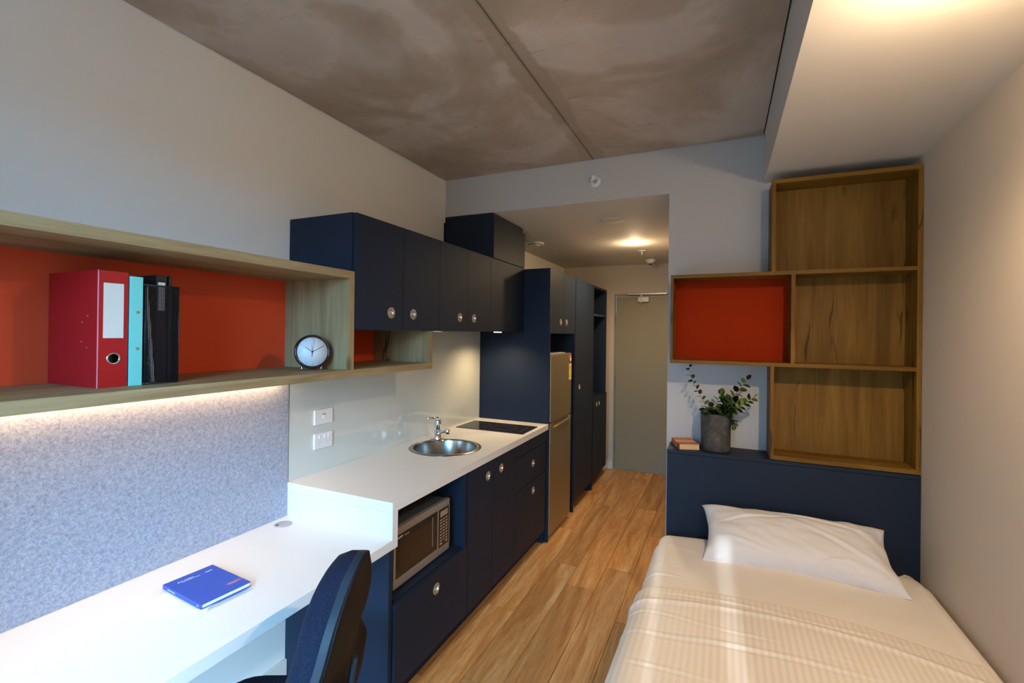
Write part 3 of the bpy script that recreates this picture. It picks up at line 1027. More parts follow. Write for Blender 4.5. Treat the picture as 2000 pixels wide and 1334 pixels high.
hand(bm, 305, -0.004, 0.034, 0.0013, 0.0145)
hand(bm, 62, -0.006, 0.050, 0.0013, 0.0150)
hand(bm, 188, 0.0, 0.020, 0.0013, 0.0150)
hand(bm, 8, -0.012, 0.054, 0.0004, 0.0158)
hand(bm, 352, 0.0, 0.028, 0.0004, 0.0153)
cyl(bm, MC @ Vector((0, 0, 0.0137)), fdir, 0.0026, 0.003, 16)
obj('hands', bm, 'black', ak)
bm = bmesh.new()
for i in range(12):
    hand(bm, i * 30, 0.047, 0.056, 0.0004, 0.0137)
obj('hour_marks', bm, 'clear_dark', ak)['kind'] = 'stuff'
bm = bmesh.new()
side = Vector((0.60, 0.80, 0))
for s_ in (-1, 1):
    bm = bmesh.new()
    base = ckl + side * 0.036 * s_ - Vector((0.80, -0.60, 0)) * 0.006
    cyl(bm, base, (0, 0, 1), 0.006, 0.016, 12)
    obj('foot', bm, 'chrome', ak)

# ------------------------------------------------------------------ books on the desk
def rot_box(x0, x1, y0, y1, z0, z1, M, bev=0.0, **k):
    return xform(B(x0, x1, y0, y1, z0, z1, bev=bev, **k), M)


aw = R(24.5)
MW = Matrix.Translation((0.238, 0.824, 0.7502)) @ Matrix.Rotation(aw, 4, 'Z')
wbk = thing('notebook', 'thin white notebook lying under the blue book on the desk', 'book', M=MW)
bm = bmesh.new()
box(bm, 0, 0.192, 0, 0.140, 0, 0.0010)
box(bm, 0, 0.192, 0, 0.140, 0.0055, 0.0065)
box(bm, 0, 0.0012, 0, 0.140, 0.001, 0.0055)
obj('cover', xform(bm, MW), 'book_white', wbk)
obj('pages', xform(B(0.0012, 0.190, 0.002, 0.138, 0.001, 0.0055), MW), 'paper', wbk)
ab = math.atan2(0.98, 0.19)
MB_ = Matrix.Translation((0.400, 0.893, 0.7569)) @ Matrix.Rotation(R(85.0), 4, 'Z')
bb = thing('hardcover_book', 'blue hardcover book lying on the white notebook', 'book', M=MB_)
BW, BH, BT = 0.152, 0.222, 0.0150
# u = local x (spine to fore edge), v = local y (bottom edge to top edge)
bm = bmesh.new()
box(bm, 0.0, BW, 0, BH, 0, 0.0022, bev=0.0006)
box(bm, 0.0, BW, 0, BH, BT - 0.0022, BT, bev=0.0006)
box(bm, 0.0, 0.0025, 0, BH, 0.0018, BT - 0.0018)
obj('cover', xform(bm, MB_), 'book_blue', bb)
obj('pages', xform(B(0.003, BW - 0.003, 0.003, BH - 0.003, 0.0022, BT - 0.0022), MB_), 'paper', bb)


def marks(bm, x, y, w, h, z, M, rows=1, seed=1, gap=0.35):
    """tiny illegible letter strokes."""
    rd = random.Random(seed)
    for r_ in range(rows):
        xx = x
        while xx < x + w:
            cw = h * rd.uniform(0.35, 0.75)
            b_ = B(xx, min(xx + cw, x + w), y - r_ * h * 1.5, y - r_ * h * 1.5 + h * rd.choice((0.7, 0.7, 1.0)), z, z + 0.0002)
            xform(b_, M)
            me_ = bpy.data.meshes.new('tmp')
            b_.to_mesh(me_)
            b_.free()
            bm.from_mesh(me_)
            bpy.data.meshes.remove(me_)
            xx += cw + h * gap * rd.choice((0.5, 0.5, 1.5))
    return bm


bm = marks(bmesh.new(), 0.036, BH * 0.85, 0.040, 0.0040, BT, MB_, 1, 3)
marks(bm, 0.036, BH * 0.82, 0.055, 0.0024, BT, MB_, 1, 4)
marks(bm, 0.110, BH * 0.845, 0.022, 0.0022, BT, MB_, 2, 5)
cyl(bm, MB_ @ Vector((0.031, BH * 0.858, BT)), (0, 0, 1), 0.003, 0.0003, 14)
obj('cover_lettering', bm, 'print_white', bb)['kind'] = 'stuff'
Msp = MB_ @ Matrix.Translation((0, 0, 0)) @ Matrix(((0, 0, -1, 0), (-1, 0, 0, BH), (0, 1, 0, 0), (0, 0, 0, 1)))
bm = marks(bmesh.new(), 0.030, 0.0055, 0.045, 0.0045, 0.0002, Msp, 1, 8)
box_ = marks(bm, 0.200, 0.005, 0.006, 0.006, 0.0002, Msp, 1, 9)
obj('spine_lettering', bm, 'print_white', bb)['kind'] = 'stuff'
bm = marks(bmesh.new(), 0.108, BH * 0.20, 0.036, 0.0055, BT, MB_, 1, 11, 0.25)
fr_ = bmesh.new()
for (a0, a1, b0, b1) in ((0.104, 0.148, BH * 0.20 - 0.004, BH * 0.20 - 0.0034), (0.104, 0.148, BH * 0.20 + 0.0082, BH * 0.20 + 0.0088), (0.1034, 0.104, BH * 0.20 - 0.004, BH * 0.20 + 0.0088), (0.148, 0.1486, BH * 0.20 - 0.004, BH * 0.20 + 0.0088)):
    box(fr_, a0, a1, b0, b1, BT, BT + 0.0002)
me_ = bpy.data.meshes.new('tmp')
xform(fr_, MB_)
fr_.to_mesh(me_)
fr_.free()
bm.from_mesh(me_)
obj('cover_emblem', bm, 'print_orange', bb)['kind'] = 'stuff'

# ------------------------------------------------------------------ microwave
mw = thing('microwave', 'silver microwave oven with dark glass door in the base cabinet niche', 'microwave', (0.4, 1.83, 0.48))
X1, Y0, Y1, Z0, Z1 = 0.543, 1.606, 2.050, 0.492, 0.748
obj('housing', B(0.18, X1 - 0.025, Y0 + 0.002, Y1 - 0.002, Z0 + 0.002, Z1 - 0.002, bev=0.004), 'mw_housing', mw)
YC = 1.948
bm = bmesh.new()
zz0, zz1 = Z0 + 0.040, Z1 - 0.032
box(bm, X1 - 0.024, X1, Y0, YC - 0.0008, zz1, Z1, bev=0.003)
box(bm, X1 - 0.024, X1, Y0, YC - 0.0008, Z0, zz0, bev=0.003)
box(bm, X1 - 0.024, X1, Y0, Y0 + 0.014, zz0, zz1)
box(bm, X1 - 0.024, X1, YC - 0.008, YC - 0.0008, zz0, zz1)
md = obj('door', bm, 'mw_steel', mw)
obj('door_glass', B(X1 - 0.010, X1 - 0.001, Y0 + 0.014, YC - 0.008, zz0, zz1), 'dark_glass', md)
obj('door_window', B(X1 - 0.002, X1 - 0.0005, Y0 + 0.040, YC - 0.058, zz0 + 0.018, zz1 - 0.026), 'mw_window', md)
obj('door_highlight_bar', B(X1 - 0.001, X1 + 0.001, YC - 0.052, YC - 0.049, zz0 + 0.03, zz1 - 0.014), 'mw_steel', md)
bm = bmesh.new()
box(bm, X1 - 0.024, X1, YC + 0.0008, Y1, zz1, Z1, bev=0.003)
box(bm, X1 - 0.024, X1, YC + 0.0008, Y1, Z0, zz0 - 0.006, bev=0.003)
box(bm, X1 - 0.024, X1, Y1 - 0.008, Y1, zz0 - 0.006, zz1)
box(bm, X1 - 0.024, X1 - 0.001, YC + 0.0008, Y1 - 0.008, zz0 - 0.006, zz1)
obj('control_surround', bm, 'mw_steel', mw)
cp = obj('control_panel', B(X1 - 0.002, X1, YC + 0.003, Y1 - 0.009, zz0 - 0.003, zz1 - 0.001), 'dark_glass', mw)
obj('display', B(X1, X1 + 0.0006, YC + 0.016, Y1 - 0.020, zz1 - 0.040, zz1 - 0.012), 'mw_key', cp)
for r_ in range(9):
    for c_ in range(3):
        yy = YC + 0.014 + c_ * 0.025
        zk = zz1 - 0.058 - r_ * 0.0145
        if zk < zz0 + 0.004:
            continue
        last = r_ == 8
        if last and c_ == 1:
            continue
        obj('key', B(X1, X1 + 0.0007, yy, yy + 0.017, zk, zk + 0.0075), 'mw_key_gold' if last else 'mw_key', cp)


def text(body, M, size, mat, parent, name='lettering', ext=0.0002):
    cu = bpy.data.curves.new('tmp', 'FONT')
    cu.body = body
    cu.size = size
    cu.extrude = ext
    ob = bpy.data.objects.new('tmp', cu)
    COL.objects.link(ob)
    bpy.context.view_layer.update()
    me_ = bpy.data.meshes.new_from_object(ob.evaluated_get(bpy.context.evaluated_depsgraph_get()))
    bpy.data.objects.remove(ob)
    bm = bmesh.new()
    bm.from_mesh(me_)
    xform(bm, M)
    return obj(name, bm, mat, parent)


MT = Matrix(((0, 0, 1, X1 - 0.0005), (1, 0, 0, Y0 + 0.024), (0, 1, 0, zz1 - 0.017), (0, 0, 0, 1)))
text('SHARP', MT, 0.013, 'print_white', md)
MT2 = Matrix(((0, 0, 1, X1 - 0.0005), (1, 0, 0, Y0 + 0.074), (0, 1, 0, zz1 - 0.017), (0, 0, 0, 1)))
text('Carousel', MT2, 0.009, 'print_white', md)
for a_ in (0.22, 0.48):
    for b_ in (1.64, 2.02):
        obj('foot', cyl(bmesh.new(), (a_, b_, 0.4802), (0, 0, 1), 0.012, 0.0138, 12), 'black', mw)

# ------------------------------------------------------------------ tall cabinets in the corridor
tc = thing('fridge_surround', 'tall navy cabinet framing the fridge, two small doors on top', 'cabinet', (0, 3.365, 0))
TT = 2.088
bm = bmesh.new()
box(bm, 0.002, 0.600, 3.366, 3.384, 0.0, TT)
box(bm, 0.002, 0.598, 4.032, 4.050, 0.0, TT - 0.002)
obj('side_panel', bm, 'navy', tc)
bm = bmesh.new()
box(bm, 0.002, 0.578, 3.384, 4.032, 1.590, 1.606)
box(bm, 0.002, 0.578, 3.384, 4.032, TT - 0.018, TT - 0.002)
box(bm, 0.002, 0.006, 3.384, 4.032, 0.0, TT - 0.018)
obj('carcass', bm, 'navy', tc)
door_panel(tc, 0.580, 0.598, 3.386, 3.708, 1.588, TT - 0.001, 3.632, 1.681)
door_panel(tc, 0.580, 0.598, 3.708, 4.031, 1.588, TT - 0.001, 3.788, 1.683)

wd = thing('wardrobe', 'tall navy wardrobe with a single full-height door next to the fridge', 'wardrobe', (0, 4.05, 0))
bm = bmesh.new()
box(bm, 0.002, 0.578, 4.0515, 4.068, 0.10, TT)
box(bm, 0.002, 0.578, 4.660, 4.6765, 0.0, TT)
box(bm, 0.002, 0.578, 4.068, 4.660, 0.10, 0.116)
box(bm, 0.002, 0.578, 4.068, 4.660, TT - 0.016, TT)
obj('carcass', bm, 'navy', wd)
obj('plinth', B(0.50, 0.518, 4.052, 4.659, 0.0, 0.10), 'navy', wd)
door_panel(wd, 0.580, 0.600, 4.053, 4.6765, 0.095, TT, 4.190, 1.098)

nc = thing('open_wardrobe', 'tall navy open wardrobe unit with hanging niche, furthest along the corridor', 'wardrobe', (0, 4.68, 0))
NY0, NY1 = 4.680, 5.310
bm = bmesh.new()
box(bm, 0.002, 0.600, NY0, NY0 + 0.016, 0.0, TT - 0.003)
box(bm, 0.002, 0.600, NY1 - 0.060, NY1 - 0.045, 0.93, TT - 0.003)
box(bm, 0.002, 0.578, NY1 - 0.016, NY1, 0.10, 0.93)
box(bm, 0.002, 0.600, NY0 + 0.016, NY1 - 0.060, TT - 0.025, TT - 0.003)
box(bm, 0.002, 0.578, NY0 + 0.016, NY1, 0.914, 0.932)
box(bm, 0.002, 0.578, NY0 + 0.016, NY1 - 0.016, 0.10, 0.116)
box(bm, 0.002, 0.006, NY0 + 0.016, NY1 - 0.060, 0.932, TT - 0.025)
obj('carcass', bm, 'navy', nc)
obj('niche_shelf', B(0.006, 0.59, NY0 + 0.016, NY1 - 0.060, 1.780, 1.797), 'navy_edge', nc)
bm = tube(bmesh.new(), [(0.35, NY0 + 0.016, 1.70), (0.35, NY1 - 0.060, 1.70)], 0.011, 12)
obj('hanging_rail', bm, 'steel', nc)
obj('plinth', B(0.50, 0.518, NY0 + 0.016, NY1 - 0.001, 0.0, 0.10), 'navy', nc)
door_panel(nc, 0.580, 0.600, NY0, 4.905, 0.105, 0.932, 4.850, 0.852)
door_panel(nc, 0.580, 0.600, 4.905, NY1, 0.105, 0.932, 4.960, 0.850)

# fridge
fr = thing('fridge', 'tall steel-coloured fridge freezer in the navy surround', 'fridge', (0.3, 3.65, 0))
FX, FY0, FY1 = 0.605, 3.392, 3.925
obj('body', B(0.03, FX - 0.055, FY0 + 0.004, FY1 - 0.004, 0.03, 1.428, bev=0.004), 'grey_plastic', fr)
obj('freezer_door', B(FX - 0.052, FX, FY0, FY1, 0.905, 1.424, bev=0.006), 'fridge_steel', fr)
bm = B(FX - 0.052, FX, FY0, FY1, 0.035, 0.868, bev=0.006)
box(bm, FX - 0.052, FX - 0.020, FY0 + 0.006, FY1 - 0.006, 0.866, 0.897)
box(bm, FX - 0.030, FX, FY0, FY0 + 0.075, 0.862, 0.897, bev=0.003)
box(bm, FX - 0.030, FX, FY1 - 0.030, FY1, 0.862, 0.897, bev=0.003)
fd = obj('fridge_door', bm, 'fridge_steel', fr)
bm = tube(bmesh.new(), [(FX - 0.001, FY0 + 0.075, 0.858), (FX + 0.012, FY0 + 0.12, 0.864), (FX + 0.014, (FY0 + FY1) / 2, 0.868), (FX + 0.012, FY1 - 0.07, 0.873), (FX - 0.001, FY1 - 0.03, 0.890)], 0.0065, 10)
obj('handle', bm, 'fridge_steel', fd)
bm = bmesh.new()
lathe(bm, [(0.0, 0.0), (0.036, 0.0), (0.036, 0.0008), (0.0, 0.0008)], 24, Matrix.Translation((FX, 3.887, 1.372)) @ Matrix.Rotation(R(90), 4, 'Y'))
es = obj('energy_label', bm, 'sticker_red', fr)
obj('label_centre', lathe(bmesh.new(), [(0.0, 0.0009), (0.020, 0.0009), (0.020, 0.0014), (0.0, 0.0014)], 20, Matrix.Translation((FX, 3.893, 1.362)) @ Matrix.Rotation(R(90), 4, 'Y')), 'sticker_pale', es)
ey = obj('energy_label', B(FX, FX + 0.0008, 3.850, 3.921, 1.225, 1.333), 'sticker_yellow', fr)
obj('label_print', B(FX + 0.0009, FX + 0.0013, 3.858, 3.913, 1.285, 1.318), 'sticker_pale', ey)
obj('label_number', lathe(bmesh.new(), [(0.0, 0.0014), (0.010, 0.0014), (0.010, 0.0018), (0.0, 0.0018)], 16, Matrix.Translation((FX, 3.886, 1.302)) @ Matrix.Rotation(R(90), 4, 'Y')), 'sticker_red', ey)
obj('label_strip', B(FX, FX + 0.0008, 3.850, 3.921, 1.196, 1.222), 'sticker_pale', fr)
for yy in (FY0 + 0.05, FY1 - 0.05):
    for xx in (0.10, FX - 0.09):
        obj('foot', cyl(bmesh.new(), (xx, yy, 0.0), (0, 0, 1), 0.018, 0.031, 12), 'black', fr)

# ------------------------------------------------------------------ ceiling fixtures
dl = thing('downlight', 'lit round recessed downlight in the corridor ceiling', 'downlight', (1.077, 4.23, HS))
Mc = Matrix.Translation((1.077, 4.23, HS)) @ Matrix.Rotation(PI, 4, 'X')
obj('trim_ring', lathe(bmesh.new(), [(0.043, 0.0), (0.055, 0.0), (0.055, 0.002), (0.045, 0.005), (0.043, 0.003)], 40, Mc, close=True), 'white_plastic', dl)
obj('lens', lathe(bmesh.new(), [(0.0, 0.0), (0.043, 0.0), (0.043, 0.002), (0.0, 0.0025)], 40, Mc), 'lamp_lens', dl)
o = obj('ceiling_vent', lathe(bmesh.new(), [(0, 0.0), (0.085, 0.0), (0.085, 0.004), (0.080, 0.008), (0.0, 0.009)], 40, Matrix.Translation((1.077, 3.33, HS)) @ Matrix.Rotation(PI, 4, 'X')), 'soffit_paint')
tag(o, 'round flat cover plate in the corridor ceiling near the opening', 'vent')
ev = thing('exhaust_vent', 'round white ceiling vent above the fridge surround', 'vent', (0.25, 3.93, HS))
Me = Matrix.Translation((0.245, 3.93, HS)) @ Matrix.Rotation(PI, 4, 'X')
obj('vent_ring', lathe(bmesh.new(), [(0.055, 0.0), (0.085, 0.0), (0.085, 0.008), (0.07, 0.018), (0.055, 0.012)], 40, Me, close=True), 'white_plastic', ev)
obj('vent_disc', lathe(bmesh.new(), [(0, 0.0), (0.020, 0.0), (0.020, 0.014), (0.050, 0.016), (0.052, 0.02), (0.0, 0.024)], 40, Me), 'white_plastic', ev)
sd = thing('smoke_detector', 'cream dome smoke detector on the corridor ceiling near the door', 'detector', (1.09, 5.14, HS))
Md = Matrix.Translation((1.09, 5.14, HS)) @ Matrix.Rotation(PI, 4, 'X')
obj('base', lathe(bmesh.new(), [(0, 0), (0.062, 0), (0.062, 0.010), (0.057, 0.018), (0, 0.018)], 36, Md), 'closer_metal', sd)
obj('head', lathe(bmesh.new(), [(0.052, 0.018), (0.050, 0.032), (0.040, 0.045), (0.026, 0.055), (0.020, 0.058), (0.0, 0.058)], 36, Md), 'skirting_paint', sd)
obj('sensor_cap', lathe(bmesh.new(), [(0.018, 0.058), (0.016, 0.068), (0.0, 0.068)], 24, Md), 'black', sd)
cs = thing('ceiling_sprinkler', 'small pendant sprinkler head behind the downlight', 'sprinkler', (1.077, 4.66, HS))
Mq = Matrix.Translation((1.077, 4.66, HS)) @ Matrix.Rotation(PI, 4, 'X')
obj('flange', lathe(bmesh.new(), [(0, 0), (0.038, 0), (0.030, 0.005), (0.0, 0.006)], 28, Mq), 'white_plastic', cs)
obj('nozzle', lathe(bmesh.new(), [(0.006, 0.005), (0.006, 0.022), (0.003, 0.03), (0.012, 0.034), (0.012, 0.036), (0, 0.036)], 16, Mq), 'chrome', cs)
ws = thing('wall_sprinkler', 'white sidewall sprinkler head on the wall above the corridor opening', 'sprinkler', (1.077, YP, 2.526))
Mw = Matrix.Translation((1.077, YP, 2.526)) @ Matrix.Rotation(R(90), 4, 'X')
obj('flange', lathe(bmesh.new(), [(0, 0), (0.036, 0), (0.034, 0.004), (0.024, 0.006), (0.022, 0.016), (0.026, 0.022), (0.020, 0.022), (0.018, 0.008), (0, 0.008)], 32, Mw), 'white_plastic', ws)
bm = lathe(bmesh.new(), [(0, 0.006), (0.010, 0.006), (0.009, 0.020), (0.005, 0.022), (0.005, 0.034), (0, 0.034)], 16, Mw)
obj('nozzle', bm, 'chrome', ws)
bm = B(1.059, 1.095, YP - 0.046, YP - 0.016, 2.545, 2.548)
box(bm, 1.066, 1.088, YP - 0.048, YP - 0.045, 2.520, 2.548)
obj('deflector', bm, 'white_plastic', ws)
sl = thing('soffit_lamp', 'round lamp on the bulkhead soffit above the bed', 'lamp', (2.28, 1.22, HS))
obj('lamp_base', lathe(bmesh.new(), [(0, 0), (0.055, 0), (0.055, 0.02), (0.035, 0.08), (0.0, 0.08)], 32, Matrix.Translation((2.27, 1.24, HS)) @ Matrix.Rotation(PI, 4, 'X')), 'white_plastic', sl)

# ------------------------------------------------------------------ headboard and bookcase
YF = 2.625
hb = thing('headboard', 'dark navy boxed headboard with a ledge behind the pillow', 'headboard', (2.07, 2.72, 0))
HX0, HX1, HZ = 1.536, XR - 0.001, 0.981
obj('front_panel', B(HX0, HX1, YF, YF + 0.018, 0.0, HZ - 0.0195), 'navy', hb)
obj('top_board', B(HX0, HX1, YF, YP - 0.001, HZ - 0.018, HZ, bev=0.0008), 'navy', hb)
obj('side_panel', B(HX0, HX0 + 0.018, YF + 0.0185, YP - 0.001, 0.0, HZ - 0.0185), 'navy', hb)

bk = thing('bookcase', 'tall stepped oak wall bookcase with one orange-backed bay', 'bookcase', (2.3, 2.7, HZ))
YK = 2.778
x0, xr = 2.017, XR - 0.002
t_ = 0.0155
zt, zb = 2.358, HZ + 0.004
zA, zB_ = 1.908, 1.440   # top of the upper long shelf, bottom of the lower long shelf
bm = lambda: bmesh.new()
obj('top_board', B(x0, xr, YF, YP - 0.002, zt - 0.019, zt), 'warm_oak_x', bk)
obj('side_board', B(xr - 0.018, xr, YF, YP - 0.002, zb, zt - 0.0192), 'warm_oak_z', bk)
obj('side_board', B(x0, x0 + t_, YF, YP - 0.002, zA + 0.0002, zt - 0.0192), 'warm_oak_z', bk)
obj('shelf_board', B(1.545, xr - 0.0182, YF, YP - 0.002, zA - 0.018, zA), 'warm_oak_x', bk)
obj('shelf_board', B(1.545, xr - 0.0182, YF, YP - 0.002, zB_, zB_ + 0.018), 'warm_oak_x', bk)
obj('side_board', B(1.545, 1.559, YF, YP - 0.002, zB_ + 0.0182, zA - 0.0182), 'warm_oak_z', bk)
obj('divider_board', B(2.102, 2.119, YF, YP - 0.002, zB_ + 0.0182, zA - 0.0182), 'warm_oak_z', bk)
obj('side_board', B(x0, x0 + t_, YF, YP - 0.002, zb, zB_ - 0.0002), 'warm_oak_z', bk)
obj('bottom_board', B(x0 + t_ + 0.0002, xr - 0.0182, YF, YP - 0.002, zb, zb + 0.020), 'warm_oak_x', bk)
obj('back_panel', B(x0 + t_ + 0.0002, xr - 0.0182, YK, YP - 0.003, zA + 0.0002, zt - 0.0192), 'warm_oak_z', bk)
obj('back_panel', B(1.5592, 2.1018, YK, YP - 0.003, zB_ + 0.0182, zA - 0.0182), 'dim_orange_board', bk)
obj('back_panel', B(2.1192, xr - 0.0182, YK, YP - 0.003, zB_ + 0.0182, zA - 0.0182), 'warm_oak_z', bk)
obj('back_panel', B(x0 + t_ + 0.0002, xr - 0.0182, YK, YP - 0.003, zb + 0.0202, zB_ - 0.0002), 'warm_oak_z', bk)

# book on the headboard
ang = math.atan2(0.04, 0.093)
ang = R(20)
MO = Matrix.Translation((1.597, 2.640, HZ + 0.0003)) @ Matrix.Rotation(ang, 4, 'Z')
ob_ = thing('paperback_book', 'orange and cream paperback lying on the navy headboard ledge', 'book', M=MO)
W_, H_, T_ = 0.104, 0.158, 0.029
for i, (a_, b_, mt) in enumerate(((0.0, 0.33, 'book_orange'), (0.33, 0.66, 'book_cream'), (0.66, 1.0, 'book_orange'))):
    bm = bmesh.new()
    box(bm, 0, W_, H_ * a_, H_ * b_, T_ - 0.001, T_)
    box(bm, 0, W_, H_ * a_, H_ * b_, 0, 0.001)
    box(bm, 0, 0.001, H_ * a_, H_ * b_, 0.001, T_ - 0.001)
    o = obj('cover_band', xform(bm, MO), mt, ob_)
obj('pages', xform(B(0.001, W_ - 0.001, 0.0015, H_ - 0.0015, 0.001, T_ - 0.001), MO), 'page_cream', ob_)
bm = cyl(bmesh.new(), MO @ Vector((W_ * 0.5, H_ * 0.16, T_)), (0, 0, 1), 0.006, 0.0003, 16)
marks(bm, 0.025, H_ * 0.80, 0.055, 0.008, T_, MO, 1, 21)
obj('cover_emblem', bm, 'book_cream', ob_)['kind'] = 'stuff'
Mo2 = MO @ Matrix(((0, 0, -1, 0), (-1, 0, 0, H_), (0, 1, 0, 0), (0, 0, 0, 1)))
bm = marks(bmesh.new(), H_ * 0.37, 0.016, H_ * 0.26, 0.006, 0.0002, Mo2, 1, 22)
marks(bm, H_ * 0.38, 0.008, H_ * 0.22, 0.004, 0.0002, Mo2, 1, 23)
obj('spine_lettering', bm, 'black', ob_)['kind'] = 'stuff'

# ------------------------------------------------------------------ potted plant
PX, PY = 1.771, 2.722
pp = thing('potted_plant', 'small leafy plant in a weathered grey pot on the headboard ledge', 'plant', (PX, PY, HZ))
obj('pot', lathe(bmesh.new(), [(0, 0.0), (0.067, 0.0), (0.0715, 0.005), (0.0735, 0.10), (0.0755, 0.194), (0.0745, 0.197), (0.069, 0.197), (0.0675, 0.19), (0.067, 0.165), (0, 0.165)], 48, Matrix.Translation((PX, PY, HZ + 0.0003))), 'pot_clay', pp)
obj('soil', lathe(bmesh.new(), [(0, 0.172), (0.04, 0.170), (0.0665, 0.166)], 24, Matrix.Translation((PX, PY, HZ))), 'soil', pp)


def leaf_mesh():
    bm = bmesh.new()
    prof = [(0.0, 0.0), (0.10, 0.20), (0.26, 0.36), (0.48, 0.41), (0.70, 0.33), (0.88, 0.17), (1.0, 0.0)]
    rows = []
    for (l_, w_) in prof:
        cz_ = -0.18 * l_ * l_
        if w_ == 0:
            rows.append([bm.verts.new((0, l_, cz_))])
        else:
            rows.append([bm.verts.new((-w_, l_, cz_ + 0.10 * w_)), bm.verts.new((0, l_, cz_ - 0.015)), bm.verts.new((w_, l_, cz_ + 0.10 * w_))])
    for a_, b_ in zip(rows, rows[1:]):
        if len(a_) == 1:
            bm.faces.new((a_[0], b_[1], b_[0])); bm.faces.new((a_[0], b_[2], b_[1]))
        elif len(b_) == 1:
            bm.faces.new((a_[0], a_[1], b_[0])); bm.faces.new((a_[1], a_[2], b_[0]))
        else:
            bm.faces.new((a_[0], a_[1], b_[1], b_[0])); bm.faces.new((a_[1], a_[2], b_[2], b_[1]))
    bmesh.ops.solidify(bm, geom=bm.faces[:], thickness=0.012)
    me = bpy.data.meshes.new('leaf')
    bm.to_mesh(me)
    bm.free()
    me.materials.append(MATS['leaf_green'])
    for pl in me.polygons:
        pl.use_smooth = True
    return me


LEAF = leaf_mesh()
rd = random.Random(5)
PM = wm(pp).inverted()


def add_leaf(pos, dirv, size, roll=None):
    d = Vector(dirv).normalized()
    up_ = Vector((0, 0, 1)) + Vector((rd.uniform(-.5, .5), rd.uniform(-1.0, 0.1), rd.uniform(-.3, .3)))
    xx = d.cross(up_).normalized()
    zz = xx.cross(d)
    M = Matrix(((xx.x, d.x, zz.x, pos[0]), (xx.y, d.y, zz.y, pos[1]), (xx.z, d.z, zz.z, pos[2]), (0, 0, 0, 1)))
    o = bpy.data.objects.new('leaf', LEAF)
    COL.objects.link(o)
    o.parent = pp
    o.matrix_local = PM @ M @ Matrix.Scale(size, 4)


def bez(pts, n_=14):
    P = [Vector(p_) for p_ in pts]
    out = []
    for i in range(n_ + 1):
        s_ = i / n_
        q = P[:]
        while len(q) > 1:
            q = [a_.lerp(b_, s_) for a_, b_ in zip(q, q[1:])]
        out.append(q[0])
    return out


def branch(pts, nl, s0, s1, start=0.25, r0=0.0016):
    c_ = bez(pts)
    obj('stem', tube(bmesh.new(), c_, [r0 * (1 - 0.6 * i / (len(c_) - 1)) for i in range(len(c_))], 6), 'stem', pp)
    for i in range(nl):
        f_ = start + (1 - start) * i / (nl - 1)
        k_ = f_ * (len(c_) - 1)
        i0 = min(int(k_), len(c_) - 2)
        p_ = c_[i0].lerp(c_[i0 + 1], k_ - i0)
        tn = (c_[i0 + 1] - c_[i0]).normalized()
        sd_ = Vector((tn.z, 0, -tn.x)) * (1 if i % 2 else -1)
        dd = tn * rd.uniform(0.3, 0.8) + sd_ * rd.uniform(0.7, 1.1) + Vector((0, rd.uniform(-0.6, 0.3), 0))
        if i == nl - 1:
            dd = tn
        add_leaf(p_, dd, (s0 + (s1 - s0) * f_) * rd.uniform(1.0, 1.45))


zt_ = HZ + 0.17
# long thin tendril to the upper left, two branches to the right, centre growth
branch([(PX - 0.03, PY, zt_), (PX - 0.05, PY - 0.01, zt_ + 0.10), (PX - 0.135, PY - 0.01, zt_ + 0.17), (PX - 0.135, PY - 0.01, zt_ + 0.285)], 17, 0.024, 0.017, 0.2, 0.0011)
branch([(PX + 0.01, PY, zt_), (PX + 0.03, PY - 0.03, zt_ + 0.08), (PX + 0.10, PY - 0.04, zt_ + 0.13), (PX + 0.145, PY - 0.04, zt_ + 0.215)], 14, 0.034, 0.027, 0.25)
branch([(PX + 0.03, PY, zt_), (PX + 0.07, PY - 0.03, zt_ + 0.04), (PX + 0.13, PY - 0.03, zt_ + 0.08), (PX + 0.175, PY - 0.03, zt_ + 0.125)], 13, 0.030, 0.026, 0.3)
branch([(PX, PY, zt_), (PX - 0.005, PY - 0.02, zt_ + 0.05), (PX + 0.0, PY - 0.03, zt_ + 0.08), (PX + 0.02, PY - 0.05, zt_ + 0.13)], 9, 0.034, 0.030, 0.2)
branch([(PX + 0.01, PY, zt_), (PX + 0.04, PY - 0.05, zt_ + 0.05), (PX + 0.07, PY - 0.06, zt_ + 0.06), (PX + 0.085, PY - 0.07, zt_ + 0.10)], 8, 0.036, 0.034, 0.2)
branch([(PX + 0.05, PY - 0.03, zt_), (PX + 0.08, PY - 0.06, zt_ + 0.03), (PX + 0.09, PY - 0.07, zt_ + 0.0), (PX + 0.088, PY - 0.07, zt_ - 0.02)], 6, 0.024, 0.020, 0.3)
for i in range(46):
    a_ = rd.uniform(0, 2 * PI)
    rr = 0.062 * math.sqrt(rd.random())
    zz = zt_ + 0.012 + rd.random() * 0.055 * (1.2 - rr / 0.08)
    add_leaf((PX + rr * math.cos(a_), PY + rr * math.sin(a_), zz), (math.cos(a_) + rd.uniform(-.4, .4), math.sin(a_) - 0.3, rd.uniform(-0.1, 0.7)), rd.uniform(0.028, 0.042))

# ------------------------------------------------------------------ bed
bd = thing('bed', 'single bed base and mattress in white sheet against the right wall', 'bed', (2.05, 1.6, 0))
BX0, BX1, BY0, BY1 = 1.51, XR - 0.008, 0.55, YF - 0.004
obj('bed_base', B(BX0 + 0.03, BX1, BY0 + 0.02, BY1, 0.06, 0.30, bev=0.01), 'navy', bd)
for a_ in (BX0 + 0.10, BX1 - 0.06):
    for b_ in (BY0 + 0.1, BY1 - 0.1):
        obj('leg', cyl(bmesh.new(), (a_, b_, 0), (0, 0, 1), 0.025, 0.061, 16), 'black', bd)


